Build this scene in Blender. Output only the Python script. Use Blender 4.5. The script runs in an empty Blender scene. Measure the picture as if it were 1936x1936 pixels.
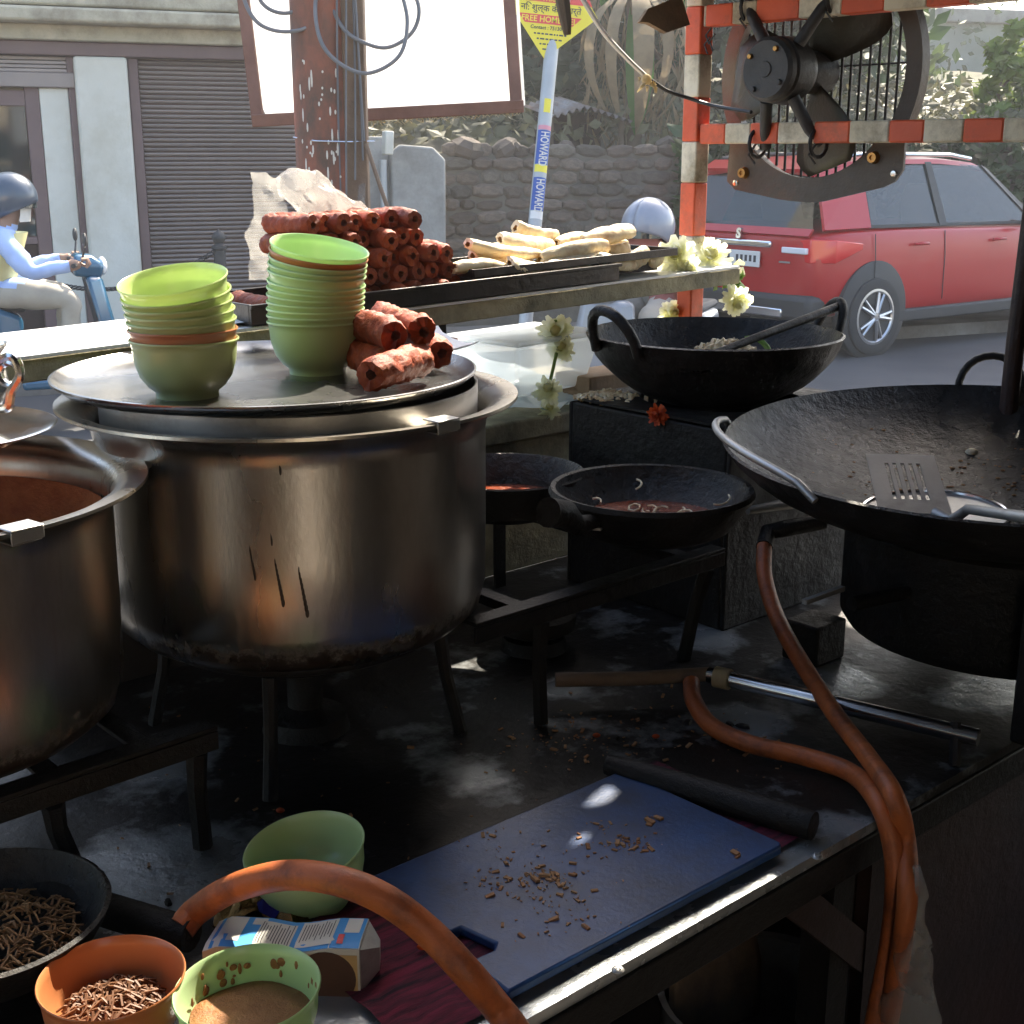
import bpy, math, random
import numpy as np
from mathutils import Vector, Matrix, Euler, noise
rnd = random.Random(7)
SC = bpy.context.scene
COL = SC.collection
PI = math.pi
# ------------------------------------------------------------------ camera
PITCH = math.radians(15.2); FPX = 2500.0; CH = 1.62
cam = bpy.data.objects.new('camera', bpy.data.cameras.new('camera')); COL.objects.link(cam)
cam.location = (0, 0, CH); cam.rotation_euler = (PI/2-PITCH, 0, 0)
cam.data.sensor_width = 36; cam.data.lens = 36*FPX/1936
cam.data.clip_start = 0.05; cam.data.clip_end = 600
SC.camera = cam
# ------------------------------------------------------------------ world, sun, exposure
SUN_AZ, SUN_EL = math.radians(24), math.radians(47)
w = bpy.data.worlds.new('World'); SC.world = w; w.use_nodes = True
nt = w.node_tree; bg = nt.nodes['Background']
sky = nt.nodes.new('ShaderNodeTexSky'); sky.sky_type = 'NISHITA'; sky.sun_disc = False
sky.sun_elevation = SUN_EL; sky.sun_rotation = SUN_AZ; sky.dust_density = 3.0; sky.air_density = 1.2
nt.links.new(sky.outputs[0], bg.inputs[0]); bg.inputs[1].default_value = 0.13
sl = bpy.data.lights.new('sun', 'SUN'); sl.energy = 4.6; sl.angle = math.radians(0.6); sl.color = (1, .9, .74)
so = bpy.data.objects.new('sun', sl); COL.objects.link(so)
sdir = Vector((math.sin(SUN_AZ)*math.cos(SUN_EL), math.cos(SUN_AZ)*math.cos(SUN_EL), math.sin(SUN_EL)))
so.rotation_euler = sdir.to_track_quat('Z', 'Y').to_euler(); so.location = (3, 6, 9)
SC.view_settings.view_transform = 'Standard'; SC.view_settings.look = 'None'
SC.view_settings.gamma = 1; SC.view_settings.use_curve_mapping = False
SC.view_settings.exposure = 2.0
SC.render.engine = 'CYCLES'
SC.cycles.use_denoising = True
SC.cycles.max_bounces = 8; SC.cycles.transparent_max_bounces = 16
SC.cycles.sample_clamp_indirect = 6
SC.cycles.caustics_reflective = False; SC.cycles.caustics_refractive = False

# ------------------------------------------------------------------ picking places: a ray of the photograph met with a plane of the place
cF = Vector((0, math.cos(PITCH), -math.sin(PITCH))); cU = Vector((0, math.sin(PITCH), math.cos(PITCH)))
C0 = Vector((0, 0, CH))
def ray(px, py): return cF + Vector((1, 0, 0))*((px-968)/FPX) - cU*((py-968)/FPX)
def W(px, py, d): return C0 + ray(px, py)*d
def Z(px, py, z):
    r = ray(px, py); return C0 + r*((z-CH)/r.z)
TOP = .92                                    # counter height
P0 = Z(960, 1932, TOP); P1 = Z(1930, 1385, TOP)
E1 = (P1-P0).normalized(); EN = Vector((-E1.y, E1.x, 0))
ROT = math.atan2(E1.y, E1.x)                 # the stall's long side
def S(a, p, z): q = P0 + E1*a + EN*p; return Vector((q.x, q.y, z))
def ap(q): d = q-P0; return d.dot(E1), d.dot(EN)
def V(px, py, perp):
    r = ray(px, py); return C0 + r*((perp-(C0-P0).dot(EN))/r.dot(EN))
def VA(px, py, a):
    r = ray(px, py); return C0 + r*((a-(C0-P0).dot(E1))/r.dot(E1))

# ------------------------------------------------------------------ mesh builder
class MB:
    def __init__(s): s.v = []; s.f = []; s.m = []
    def add(s, vs, fs, mi=0, M=None):
        o = len(s.v)
        s.v += [tuple(M @ Vector(v)) if M else tuple(v) for v in vs]
        s.f += [tuple(i+o for i in f) for f in fs]; s.m += [mi]*len(fs); return s
    def box(s, x0, x1, y0, y1, z0, z1, mi=0, M=None):
        vs = [(x, y, z) for z in (z0, z1) for y in (y0, y1) for x in (x0, x1)]
        return s.add(vs, [(0, 2, 3, 1), (4, 5, 7, 6), (0, 1, 5, 4), (2, 6, 7, 3), (0, 4, 6, 2), (1, 3, 7, 5)], mi, M)
    def prism(s, poly, z0, z1, mi=0, M=None):
        n = len(poly)
        vs = [(x, y, z0) for x, y in poly]+[(x, y, z1) for x, y in poly]
        fs = [tuple(range(n-1, -1, -1)), tuple(range(n, 2*n))]+[(i, (i+1) % n, n+(i+1) % n, n+i) for i in range(n)]
        return s.add(vs, fs, mi, M)
    def lathe(s, prof, n=48, mi=0, M=None, wob=None):
        vs = []; fs = []; idx = []
        for (r, z) in prof:
            if r < 1e-6: idx.append([len(vs)]*n); vs.append((0, 0, z))
            else:
                b = len(vs)
                for i in range(n):
                    t = 2*PI*i/n; k = 1+(wob(t, z) if wob else 0)
                    vs.append((r*k*math.cos(t), r*k*math.sin(t), z))
                idx.append([b+i for i in range(n)])
        for a, b in zip(idx, idx[1:]):
            for i in range(n):
                j = (i+1) % n; q = []
                for k in (a[i], a[j], b[j], b[i]):
                    if k not in q: q.append(k)
                if len(q) > 2: fs.append(tuple(q))
        return s.add(vs, fs, mi, M)
    def tube(s, pts, r, n=10, mi=0, M=None, cap=True, closed=False):
        pts = [Vector(p) for p in pts]; N = len(pts); vs = []; fs = []
        rr = r if isinstance(r, (list, tuple)) else [r]*N
        up = None
        for i, p in enumerate(pts):
            if closed: t = (pts[(i+1) % N]-pts[i-1]).normalized()
            else: t = (pts[min(i+1, N-1)]-pts[max(i-1, 0)]).normalized()
            if up is None: up = t.orthogonal().normalized()
            else:
                up = up-t*up.dot(t)
                up = up.normalized() if up.length > 1e-5 else t.orthogonal().normalized()
            b = t.cross(up)
            for k in range(n):
                a = 2*PI*k/n; vs.append(p+(up*math.cos(a)+b*math.sin(a))*rr[i])
        for i in range(N if closed else N-1):
            for k in range(n):
                a, b2 = i*n+k, i*n+(k+1) % n; c = ((i+1) % N)*n
                fs.append((a, b2, c+(k+1) % n, c+k))
        if cap and not closed: fs += [tuple(range(n-1, -1, -1)), tuple((N-1)*n+k for k in range(n))]
        return s.add(vs, fs, mi, M)
    def loft(s, rings, mi=0, cap=True, M=None):
        n = len(rings[0]); vs = [p for r in rings for p in r]; fs = []
        for i in range(len(rings)-1):
            for k in range(n): fs.append((i*n+k, i*n+(k+1) % n, (i+1)*n+(k+1) % n, (i+1)*n+k))
        if cap: fs += [tuple(range(n-1, -1, -1)), tuple((len(rings)-1)*n+k for k in range(n))]
        return s.add(vs, fs, mi, M)
    def grid(s, fn, nu, nv, mi=0, M=None):
        vs = [fn(i/nu, j/nv) for j in range(nv+1) for i in range(nu+1)]
        fs = [(j*(nu+1)+i, j*(nu+1)+i+1, (j+1)*(nu+1)+i+1, (j+1)*(nu+1)+i) for j in range(nv) for i in range(nu)]
        return s.add(vs, fs, mi, M)
    def sphere(s, c, r, n=16, m=10, mi=0, M=None):
        rx = r if isinstance(r, (tuple, list)) else (r, r, r)
        vs = []; fs = []
        for j in range(m+1):
            ph = PI*j/m
            for i in range(n):
                t = 2*PI*i/n
                vs.append((c[0]+rx[0]*math.sin(ph)*math.cos(t), c[1]+rx[1]*math.sin(ph)*math.sin(t), c[2]+rx[2]*math.cos(ph)))
        for j in range(m):
            for i in range(n): fs.append((j*n+i, (j+1)*n+i, (j+1)*n+(i+1) % n, j*n+(i+1) % n))
        return s.add(vs, fs, mi, M)
    def data(s, name, mats, smooth=True, ang=40):
        me = bpy.data.meshes.new(name); me.from_pydata(s.v, [], s.f); me.validate(); me.update()
        for m in (mats if isinstance(mats, (list, tuple)) else [mats]): me.materials.append(m)
        if any(s.m) and len(me.polygons) == len(s.m): me.polygons.foreach_set('material_index', s.m)
        if smooth:
            me.polygons.foreach_set('use_smooth', [True]*len(me.polygons)); me.set_sharp_from_angle(angle=math.radians(ang))
        return me
    def obj(s, name, mats, parent=None, loc=None, rot=None, smooth=True, ang=40, bev=0, **kw):
        return place(name, s.data(name, mats, smooth, ang), parent, loc, rot, bev, **kw)
def place(name, me, parent=None, loc=None, rot=None, bev=0, label=None, cat=None, group=None, kind=None):
    o = bpy.data.objects.new(name, me); COL.objects.link(o)
    if parent: o.parent = parent
    if loc is not None: o.location = loc
    if rot is not None: o.rotation_euler = rot
    if bev:
        b = o.modifiers.new('bevel', 'BEVEL'); b.width = bev; b.segments = 2; b.limit_method = 'ANGLE'
    return tag(o, label, cat, group, kind)
def tag(o, label=None, cat=None, group=None, kind=None):
    for k, v in (('label', label), ('category', cat), ('group', group), ('kind', kind)):
        if v: o[k] = v
    return o
def thing(name, label, cat, loc=(0, 0, 0), rot=(0, 0, 0), group=None):
    o = bpy.data.objects.new(name, None); COL.objects.link(o); o.empty_display_size = .05
    o.location = loc; o.rotation_euler = rot
    return tag(o, label, cat, group)
def copy_tree(o, parent=None):
    c = o.copy(); COL.objects.link(c)
    if parent: c.parent = parent
    for ch in list(o.children): copy_tree(ch, c)
    return c
def basis(o, x, z=None):
    """matrix with local X along x (and Z near z) at o"""
    x = Vector(x).normalized(); z = Vector(z or (0, 0, 1)); y = z.cross(x)
    y = y.normalized() if y.length > 1e-4 else x.orthogonal().normalized()
    z = x.cross(y); M = Matrix((x, y, z)).transposed().to_4x4(); M.translation = Vector(o); return M
def arc(c, r, a0, a1, n=12, u=(1, 0, 0), v=(0, 0, 1)):
    u = Vector(u); v = Vector(v); c = Vector(c)
    return [c+u*r*math.cos(a0+(a1-a0)*i/n)+v*r*math.sin(a0+(a1-a0)*i/n) for i in range(n+1)]
def spline(pts, k=8):
    P = [Vector(p) for p in pts]; P = [P[0]*2-P[1]]+P+[P[-1]*2-P[-2]]; out = []
    for i in range(1, len(P)-2):
        for j in range(k):
            t = j/k; a, b, c, d = P[i-1], P[i], P[i+1], P[i+2]
            out.append(.5*((2*b)+(c-a)*t+(2*a-5*b+4*c-d)*t*t+(3*b-a-3*c+d)*t**3))
    return out+[P[-2]]

# ------------------------------------------------------------------ materials
def mat(name, c, c2=None, sc=6, rough=.6, rough2=None, metal=0, bump=0, bsc=60, dirt=None, dsc=3, damt=.5, dw=.12, stretch=(1, 1, 1),
        spec=.5, trans=0, transl=0, alpha=1, sss=0, coat=0, aniso=0, det=6, rvar=0, dirt_metal=None, dirt_rough=None):
    m = bpy.data.materials.new(name); m.use_nodes = True; t = m.node_tree; N = t.nodes; L = t.links
    p = N['Principled BSDF']; out = N['Material Output']
    tc = N.new('ShaderNodeTexCoord'); mp = N.new('ShaderNodeMapping'); L.new(tc.outputs['Object'], mp.inputs[0])
    mp.inputs['Scale'].default_value = stretch
    def nz(s, d=det, ro=.6):
        n = N.new('ShaderNodeTexNoise'); n.inputs['Scale'].default_value = s; n.inputs['Detail'].default_value = d
        n.inputs['Roughness'].default_value = ro; L.new(mp.outputs[0], n.inputs['Vector']); return n
    def ramp(src, a, b):
        r = N.new('ShaderNodeMapRange'); r.inputs[1].default_value = a; r.inputs[2].default_value = b; L.new(src, r.inputs[0]); return r.outputs[0]
    def mix(fac, a, b):
        x = N.new('ShaderNodeMix'); x.data_type = 'RGBA'
        for s, v in ((x.inputs[0], fac), (x.inputs[6], a), (x.inputs[7], b)):
            if hasattr(v, 'links') or hasattr(v, 'is_linked'): L.new(v, s)
            elif isinstance(v, (int, float)): s.default_value = v
            else: s.default_value = (*v[:3], 1)
        return x.outputs[2]
    col = c
    if c2:
        f = ramp(nz(sc).outputs[0], .36, .64); col = mix(f, c, c2)
        if rough2 is not None: L.new(ramp2(N, L, f, rough, rough2), p.inputs['Roughness'])
    if rough2 is None or not c2: p.inputs['Roughness'].default_value = rough
    p.inputs['Metallic'].default_value = metal
    if dirt:
        th = 1-damt; f = ramp(nz(dsc, 10, .7).outputs[0], th-dw, th+dw); col = mix(f, col, dirt)
        if dirt_metal is not None: L.new(ramp2(N, L, f, metal, dirt_metal), p.inputs['Metallic'])
        if dirt_rough is not None: L.new(ramp2(N, L, f, rough, dirt_rough), p.inputs['Roughness'])
    if hasattr(col, 'is_linked'): L.new(col, p.inputs['Base Color'])
    else: p.inputs['Base Color'].default_value = (*col, 1)
    if rvar:
        oi = N.new('ShaderNodeObjectInfo'); mr_ = N.new('ShaderNodeMapRange'); mr_.inputs[3].default_value = 1-rvar; mr_.inputs[4].default_value = 1+rvar*.5; L.new(oi.outputs['Random'], mr_.inputs[0])
        hs = N.new('ShaderNodeHueSaturation'); L.new(mr_.outputs[0], hs.inputs['Value'])
        if hasattr(col, 'is_linked'): L.new(col, hs.inputs['Color'])
        else: hs.inputs['Color'].default_value = (*col, 1)
        col = hs.outputs[0]; L.new(col, p.inputs['Base Color'])
    p.inputs['Specular IOR Level'].default_value = spec
    p.inputs['Transmission Weight'].default_value = trans; p.inputs['Alpha'].default_value = alpha
    p.inputs['Coat Weight'].default_value = coat
    if sss:
        p.inputs['Subsurface Weight'].default_value = sss; p.inputs['Subsurface Radius'].default_value = (.01, .008, .004)
    if aniso:
        p.inputs['Anisotropic'].default_value = aniso; tg = N.new('ShaderNodeTangent'); tg.direction_type = 'RADIAL'; tg.axis = 'Z'
        L.new(tg.outputs[0], p.inputs['Tangent'])
    if bump:
        b = N.new('ShaderNodeBump'); b.inputs['Strength'].default_value = min(1, bump); b.inputs['Distance'].default_value = .02*max(1, bump)/max(1, bsc/20)
        L.new(nz(bsc, 8, .65).outputs[0], b.inputs['Height']); L.new(b.outputs[0], p.inputs['Normal'])
    if transl:
        tr = N.new('ShaderNodeBsdfTranslucent'); mx = N.new('ShaderNodeMixShader'); mx.inputs[0].default_value = transl
        if hasattr(col, 'is_linked'): L.new(col, tr.inputs[0])
        else: tr.inputs[0].default_value = (*col, 1)
        L.new(p.outputs[0], mx.inputs[1]); L.new(tr.outputs[0], mx.inputs[2]); L.new(mx.outputs[0], out.inputs[0])
    return m
def soot(m, z0, z1, dark, drips):
    """burnt base and dried orange runs on a pot"""
    t = m.node_tree; N = t.nodes; L = t.links; p = N['Principled BSDF']; tc = N['Texture Coordinate']
    sx = N.new('ShaderNodeSeparateXYZ'); L.new(tc.outputs['Object'], sx.inputs[0])
    def noise_(sc, det, st):
        mp = N.new('ShaderNodeMapping'); mp.inputs['Scale'].default_value = st; L.new(tc.outputs['Object'], mp.inputs[0])
        n = N.new('ShaderNodeTexNoise'); n.inputs['Scale'].default_value = sc; n.inputs['Detail'].default_value = det; n.inputs['Roughness'].default_value = .75; L.new(mp.outputs[0], n.inputs[0]); return n.outputs[0]
    def mr(src, a, b, c=0, d=1):
        r = N.new('ShaderNodeMapRange'); r.inputs[1].default_value = a; r.inputs[2].default_value = b; r.inputs[3].default_value = c; r.inputs[4].default_value = d; L.new(src, r.inputs[0]); return r.outputs[0]
    def math_(op, a, b):
        x = N.new('ShaderNodeMath'); x.operation = op; L.new(a, x.inputs[0]); L.new(b, x.inputs[1]); return x.outputs[0]
    h = mr(sx.outputs[2], z1, z0, -.25, .45)
    f1_ = mr(math_('ADD', h, noise_(55, 8, (1, 1, 1))), .6, .78)
    f2_ = mr(noise_(26, 3, (1, 1, .06)), .58, .82, 0, .6)
    col = p.inputs['Base Color'].links[0].from_socket
    for f, c in ((f2_, drips), (f1_, dark)):
        x = N.new('ShaderNodeMix'); x.data_type = 'RGBA'; L.new(f, x.inputs[0]); L.new(col, x.inputs[6]); x.inputs[7].default_value = (*c, 1); col = x.outputs[2]
    L.new(col, p.inputs['Base Color'])
    me = mr(math_('MAXIMUM', f1_, f2_), 0, 1, 1, .25); L.new(me, p.inputs['Metallic'])
def ramp2(N, L, f, a, b):
    r = N.new('ShaderNodeMapRange'); r.inputs[3].default_value = a; r.inputs[4].default_value = b; L.new(f, r.inputs[0]); return r.outputs[0]

mASPH = mat('asphalt', (.062, .064, .068), (.085, .085, .088), sc=.8, rough=.9, spec=.2, bump=.5, bsc=90, dirt=(.1, .097, .095), dsc=.35, damt=.35)
mPAVE = mat('pavement', (.24, .22, .2), (.3, .28, .25), sc=3, rough=.9, bump=.3, bsc=30, dirt=(.14, .12, .1), dsc=1.2)
mEARTH = mat('earth', (.1, .085, .06), (.15, .13, .09), sc=2, rough=1, bump=.6, bsc=12, dirt=(.06, .07, .03), dsc=1)
mSTEEL = mat('pot_steel', (.48, .455, .405), (.55, .52, .465), sc=5, rough=.23, rough2=.33, metal=1, bump=.12, bsc=160, dirt=(.2, .14, .09), dsc=4, damt=.3, dw=.22, stretch=(1, 1, .35))
soot(mSTEEL, .01, .075, (.035, .025, .018), (.28, .13, .055))
mSTEEL2 = mat('plate_steel', (.38, .38, .37), (.46, .455, .44), sc=7, rough=.38, rough2=.5, metal=.78, bump=.15, bsc=120, dirt=(.18, .15, .12), dsc=6, damt=.34)
mLID = mat('lid_metal', (.27, .27, .26), (.2, .2, .195), sc=5, rough=.2, rough2=.32, metal=1, bump=.12, bsc=60, dirt=(.12, .1, .08), dsc=5, damt=.34, dirt_metal=.7)
mBRIGHT = mat('polished_steel', (.72, .71, .69), (.62, .61, .6), sc=9, rough=.14, rough2=.25, metal=1)
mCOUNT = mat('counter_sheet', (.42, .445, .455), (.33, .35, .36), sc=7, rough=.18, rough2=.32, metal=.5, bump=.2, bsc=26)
def grime_and_lit_spots(m, lit_spots, dark):  # dark dirt, broken by pale spots that paint in light on the counter
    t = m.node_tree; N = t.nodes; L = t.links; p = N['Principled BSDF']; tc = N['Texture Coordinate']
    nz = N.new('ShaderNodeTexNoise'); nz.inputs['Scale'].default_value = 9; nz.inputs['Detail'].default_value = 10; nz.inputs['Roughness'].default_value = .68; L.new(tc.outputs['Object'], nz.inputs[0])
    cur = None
    for (x, y, r1, sx, sy, k) in lit_spots:
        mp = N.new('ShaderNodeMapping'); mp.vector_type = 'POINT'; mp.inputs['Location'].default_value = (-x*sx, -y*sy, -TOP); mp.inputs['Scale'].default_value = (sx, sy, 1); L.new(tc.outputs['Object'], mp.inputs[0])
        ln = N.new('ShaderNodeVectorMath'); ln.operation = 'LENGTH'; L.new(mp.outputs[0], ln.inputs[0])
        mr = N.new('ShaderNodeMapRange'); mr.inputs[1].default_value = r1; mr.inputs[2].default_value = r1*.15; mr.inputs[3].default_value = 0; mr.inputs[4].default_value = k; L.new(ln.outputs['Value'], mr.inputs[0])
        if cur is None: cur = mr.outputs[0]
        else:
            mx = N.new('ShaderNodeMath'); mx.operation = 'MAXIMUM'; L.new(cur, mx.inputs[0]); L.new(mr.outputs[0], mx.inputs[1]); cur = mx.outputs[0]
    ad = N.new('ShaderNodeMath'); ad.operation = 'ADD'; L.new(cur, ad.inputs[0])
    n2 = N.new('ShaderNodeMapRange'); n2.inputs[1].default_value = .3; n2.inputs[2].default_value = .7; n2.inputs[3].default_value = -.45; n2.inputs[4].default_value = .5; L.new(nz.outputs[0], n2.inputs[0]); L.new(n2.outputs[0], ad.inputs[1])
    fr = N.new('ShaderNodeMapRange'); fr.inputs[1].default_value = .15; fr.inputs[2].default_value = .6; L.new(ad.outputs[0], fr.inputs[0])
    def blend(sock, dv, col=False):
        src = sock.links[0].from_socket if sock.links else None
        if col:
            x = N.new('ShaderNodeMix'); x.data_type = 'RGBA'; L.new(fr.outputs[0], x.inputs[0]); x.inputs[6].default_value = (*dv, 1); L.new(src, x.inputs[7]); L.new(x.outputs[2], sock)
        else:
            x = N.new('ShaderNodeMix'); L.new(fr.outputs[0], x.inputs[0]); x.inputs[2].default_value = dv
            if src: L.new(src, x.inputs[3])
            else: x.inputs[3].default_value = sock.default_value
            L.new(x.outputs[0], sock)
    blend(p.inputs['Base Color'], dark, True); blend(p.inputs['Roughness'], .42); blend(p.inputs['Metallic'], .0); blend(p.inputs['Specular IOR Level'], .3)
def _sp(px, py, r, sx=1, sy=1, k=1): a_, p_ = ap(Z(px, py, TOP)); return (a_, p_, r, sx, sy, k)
grime_and_lit_spots(mCOUNT, [_sp(255, 1650, .12), _sp(180, 1760, .1), _sp(1400, 1365, .075), _sp(1570, 1285, .09), _sp(1885, 1315, .1), _sp(1340, 1200, .09, 1, 1, .8), _sp(1060, 1300, .05, 1, 1, .9), _sp(900, 1480, .08, 1, 1, .7), _sp(560, 1890, .13, 1, 1, .9), _sp(330, 1450, .12, 1, 1, .6), (.2, 0, .05, .12, 1, 1.1), _sp(1600, 1560, .05, 1, 1, .8)], (.011, .009, .0075))
mBLACK = mat('sooty_iron', (.005, .0046, .0042), (.011, .0095, .008), sc=14, rough=.4, rough2=.7, spec=.3, bump=.6, bsc=45, dirt=(.022, .013, .008), dsc=9, damt=.3)
mBLACKIN = mat('oily_iron', (.006, .006, .0065), (.013, .012, .011), sc=22, rough=.2, rough2=.45, spec=.38, bump=.8, bsc=55, dirt=(.035, .022, .012), dsc=14, damt=.4)
mIRONBAR = mat('burnt_iron', (.006, .0055, .005), (.012, .01, .009), sc=20, rough=.55, spec=.3, bump=.5, bsc=80)
mRUST = mat('rusty_paint', (.46, .12, .06), (.28, .1, .06), sc=5, rough=.7, bump=.35, bsc=30, dirt=(.1, .065, .045), dsc=4, damt=.5, stretch=(1, 1, .5))
mRUST2 = mat('brown_rust', (.13, .085, .055), (.19, .13, .085), sc=9, rough=.75, bump=.4, bsc=40)
mSPLASH = mat('dried_plaster', (.6, .57, .5), rough=.9)
mWOODR = mat('red_brown_timber', (.15, .075, .05), (.22, .115, .08), sc=7, rough=.75, bump=.4, bsc=50, stretch=(1, 1, 1))
mFLEX = mat('white_sign_sheet', (.82, .82, .8), rough=.5, transl=.6)
mFIBRE = mat('frayed_fibre', (.62, .5, .28), (.75, .66, .45), rough=.9, transl=.5)
mREDP = mat('red_band_paint', (.78, .13, .045), (.66, .1, .035), sc=8, rough=.5, bump=.3, bsc=50, dirt=(.2, .09, .05), dsc=9, damt=.36)
mWHP = mat('white_band_paint', (.68, .6, .43), (.76, .7, .55), sc=8, rough=.55, bump=.4, bsc=50, dirt=(.17, .12, .06), dsc=10, damt=.42)
mSHELF = mat('greasy_shelf_edge', (.42, .37, .22), (.33, .29, .18), sc=9, rough=.65, bump=.6, bsc=40, dirt=(.1, .085, .045), dsc=7, damt=.45)
mSHELFTOP = mat('shelf_sheet', (.78, .78, .76), (.68, .68, .66), sc=5, rough=.35, metal=.1, bump=.2, bsc=40)
mBOARDW = mat('bare_plank', (.36, .24, .14), (.28, .18, .1), sc=5, rough=.8, bump=.4, bsc=40, dirt=(.13, .09, .06), dsc=4)
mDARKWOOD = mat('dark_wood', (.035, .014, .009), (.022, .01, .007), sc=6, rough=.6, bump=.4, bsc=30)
mTRAY = mat('black_tray', (.03, .028, .027), (.06, .05, .045), sc=8, rough=.32, metal=.7, bump=.2, bsc=40)
mGREEN = mat('green_melamine', (.68, .8, .36), (.7, .82, .4), rvar=.14, sc=4, rough=.25, transl=.3, coat=.15)
mGREEN2 = mat('green_melamine_soft', (.54, .73, .38), (.58, .75, .41), rvar=.14, sc=4, rough=.28, transl=.26, coat=.1)
mORANGE = mat('orange_melamine', (.52, .2, .075), (.48, .19, .08), sc=4, rough=.3, transl=.15)
mROLL = mat('fried_red_batter', (.38, .062, .01), (.21, .03, .006), sc=60, rvar=.4, rough=.55, bump=1, bsc=180, dirt=(.48, .14, .026), dsc=45, damt=.34, spec=.35)
mROLLIN = mat('roll_filling', (.1, .022, .01), (.18, .05, .02), sc=70, rough=.6, bump=.8, bsc=120)
mSPRING = mat('fried_pale_pastry', (.82, .67, .42), (.86, .76, .54), rvar=.22, sc=30, rough=.5, bump=.5, bsc=90, dirt=(.55, .3, .1), dsc=24, damt=.4, sss=.15)
mSPRINGIN = mat('pastry_filling', (.35, .2, .08), rough=.7)
mHOSE = mat('orange_hose', (.5, .13, .03), (.4, .1, .027), sc=9, rough=.5, bump=.3, bsc=90, dirt=(.1, .035, .018), dsc=18, damt=.4)
mBLUEB = mat('blue_board', (.01, .068, .23), (.014, .085, .28), sc=5, rough=.42, bump=.25, bsc=150, dirt=(.012, .022, .05), dsc=7, damt=.5, dw=.2)
mCLOTH = mat('woven_cloth', (.21, .02, .05), (.025, .01, .018), sc=11, rough=.95, bump=.6, bsc=120, stretch=(1, 9, 1))
mCRUMB = mat('fried_crumbs', (.3, .13, .05), (.42, .24, .11), sc=40, rough=.8)
mCRUMBD = mat('dark_shreds', (.13, .055, .022), (.2, .09, .04), sc=40, rough=.6)
mNOOD = mat('fried_noodles', (.3, .15, .06), (.4, .22, .09), sc=30, rough=.6)
mSAUCE = mat('red_sauce', (.3, .06, .02), (.22, .04, .014), sc=12, rough=.16, bump=.5, bsc=40, coat=.4)
mGRAVY = mat('brown_paste', (.25, .095, .03), (.34, .15, .05), sc=60, rough=.5, bump=1, bsc=120)
mGRAVYD = mat('dried_gravy', (.03, .02, .012), rough=.4)
mPLAST = mat('clear_polythene', (.56, .54, .5), (.46, .44, .4), sc=10, rough=.2, transl=.25, alpha=.22, spec=.9, bump=.3, bsc=30)
mPLASTB = mat('pale_blue_polythene', (.62, .74, .82), (.7, .78, .84), sc=6, rough=.25, transl=.35, bump=.3, bsc=14)
mCLEAR = mat('clear_box_plastic', (.85, .88, .9), rough=.15, transl=.2, alpha=.5)
mPETAL = mat('white_petal', (.92, .92, .76), (.9, .9, .64), sc=40, rough=.6, transl=.72)
mPETALY = mat('yellow_petal', (.84, .8, .42), rough=.6, transl=.4)
mPETALO = mat('orange_petal', (.72, .13, .02), (.55, .07, .015), sc=50, rough=.6, transl=.3)
mSTEM = mat('flower_stem', (.2, .32, .07), rough=.6, transl=.2)
mPAPER = mat('white_paper', (.8, .8, .78), rough=.6, transl=.15)
mFAN = mat('greasy_fan_paint', (.06, .046, .035), (.085, .066, .05), sc=9, rough=.42, bump=.4, bsc=50, dirt=(.17, .07, .04), dsc=5, damt=.32)
mFANB = mat('greasy_blade', (.09, .085, .06), (.05, .045, .035), sc=5, rough=.4, metal=.2, bump=.3, bsc=30)
mFANM = mat('motor_grime', (.035, .034, .034), (.055, .052, .05), sc=20, rough=.5, bump=.4, bsc=80)
mBRASS = mat('brass_nut', (.5, .27, .09), rough=.35, metal=.9)
mCABLE = mat('grey_cable', (.12, .125, .13), (.16, .16, .165), sc=9, rough=.5)
mCABLEB = mat('black_cable', (.02, .02, .02), rough=.45)
mROPEW = mat('white_cord', (.72, .7, .66), rough=.7)
mWALLW = mat('cream_plaster', (.66, .65, .58), (.6, .585, .51), sc=2.2, rough=.85, bump=.2, bsc=24, dirt=(.5, .47, .38), dsc=1.2, damt=.4)
mWALLU = mat('stained_concrete', (.5, .45, .34), (.42, .38, .28), sc=2.5, rough=.9, bump=.3, bsc=20, dirt=(.2, .17, .12), dsc=2.2, damt=.4)
mLINTEL = mat('purple_brown_paint', (.13, .085, .085), (.16, .105, .1), sc=3, rough=.6)
mSHUT = mat('shutter_slat_paint', (.33, .28, .26), (.29, .25, .235), rvar=.16, sc=3, rough=.5, metal=.15, dirt=(.2, .17, .16), dsc=2.5, damt=.35)
mGLASSD = mat('dark_glass', (.02, .03, .03), rough=.05, spec=.8)
mCONC = mat('grey_concrete', (.27, .27, .255), (.33, .32, .3), sc=2, rough=.9, bump=.3, bsc=20, dirt=(.17, .165, .15), dsc=2.5, damt=.42)
mMORTAR = mat('wall_mortar', (.16, .145, .12), (.12, .11, .09), sc=4, rough=1, bump=.6, bsc=14)
mSTONE = [mat('wall_stone', c, c2, rvar=.4, sc=5, rough=.95, bump=.7, bsc=18, dirt=(.09, .08, .06), dsc=3, damt=.42) for c, c2 in
          (((.16, .125, .1), (.19, .15, .12)), ((.13, .11, .09), (.16, .14, .115)), ((.18, .13, .1), (.14, .11, .09)))]
mTIN = mat('tin_sheet', (.27, .28, .28), (.2, .2, .2), sc=2, rough=.55, metal=.5, dirt=(.15, .1, .07), dsc=2)
mLEAF = [mat('leaf', c, c2, sc=1.5, rough=.55, transl=.35) for c, c2 in
         (((.035, .062, .02), (.055, .09, .026)), ((.06, .09, .028), (.08, .115, .035)), ((.028, .042, .018), (.04, .06, .025)), ((.14, .2, .03), (.2, .26, .05)), ((.1, .1, .05), (.13, .12, .06)))]
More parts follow.
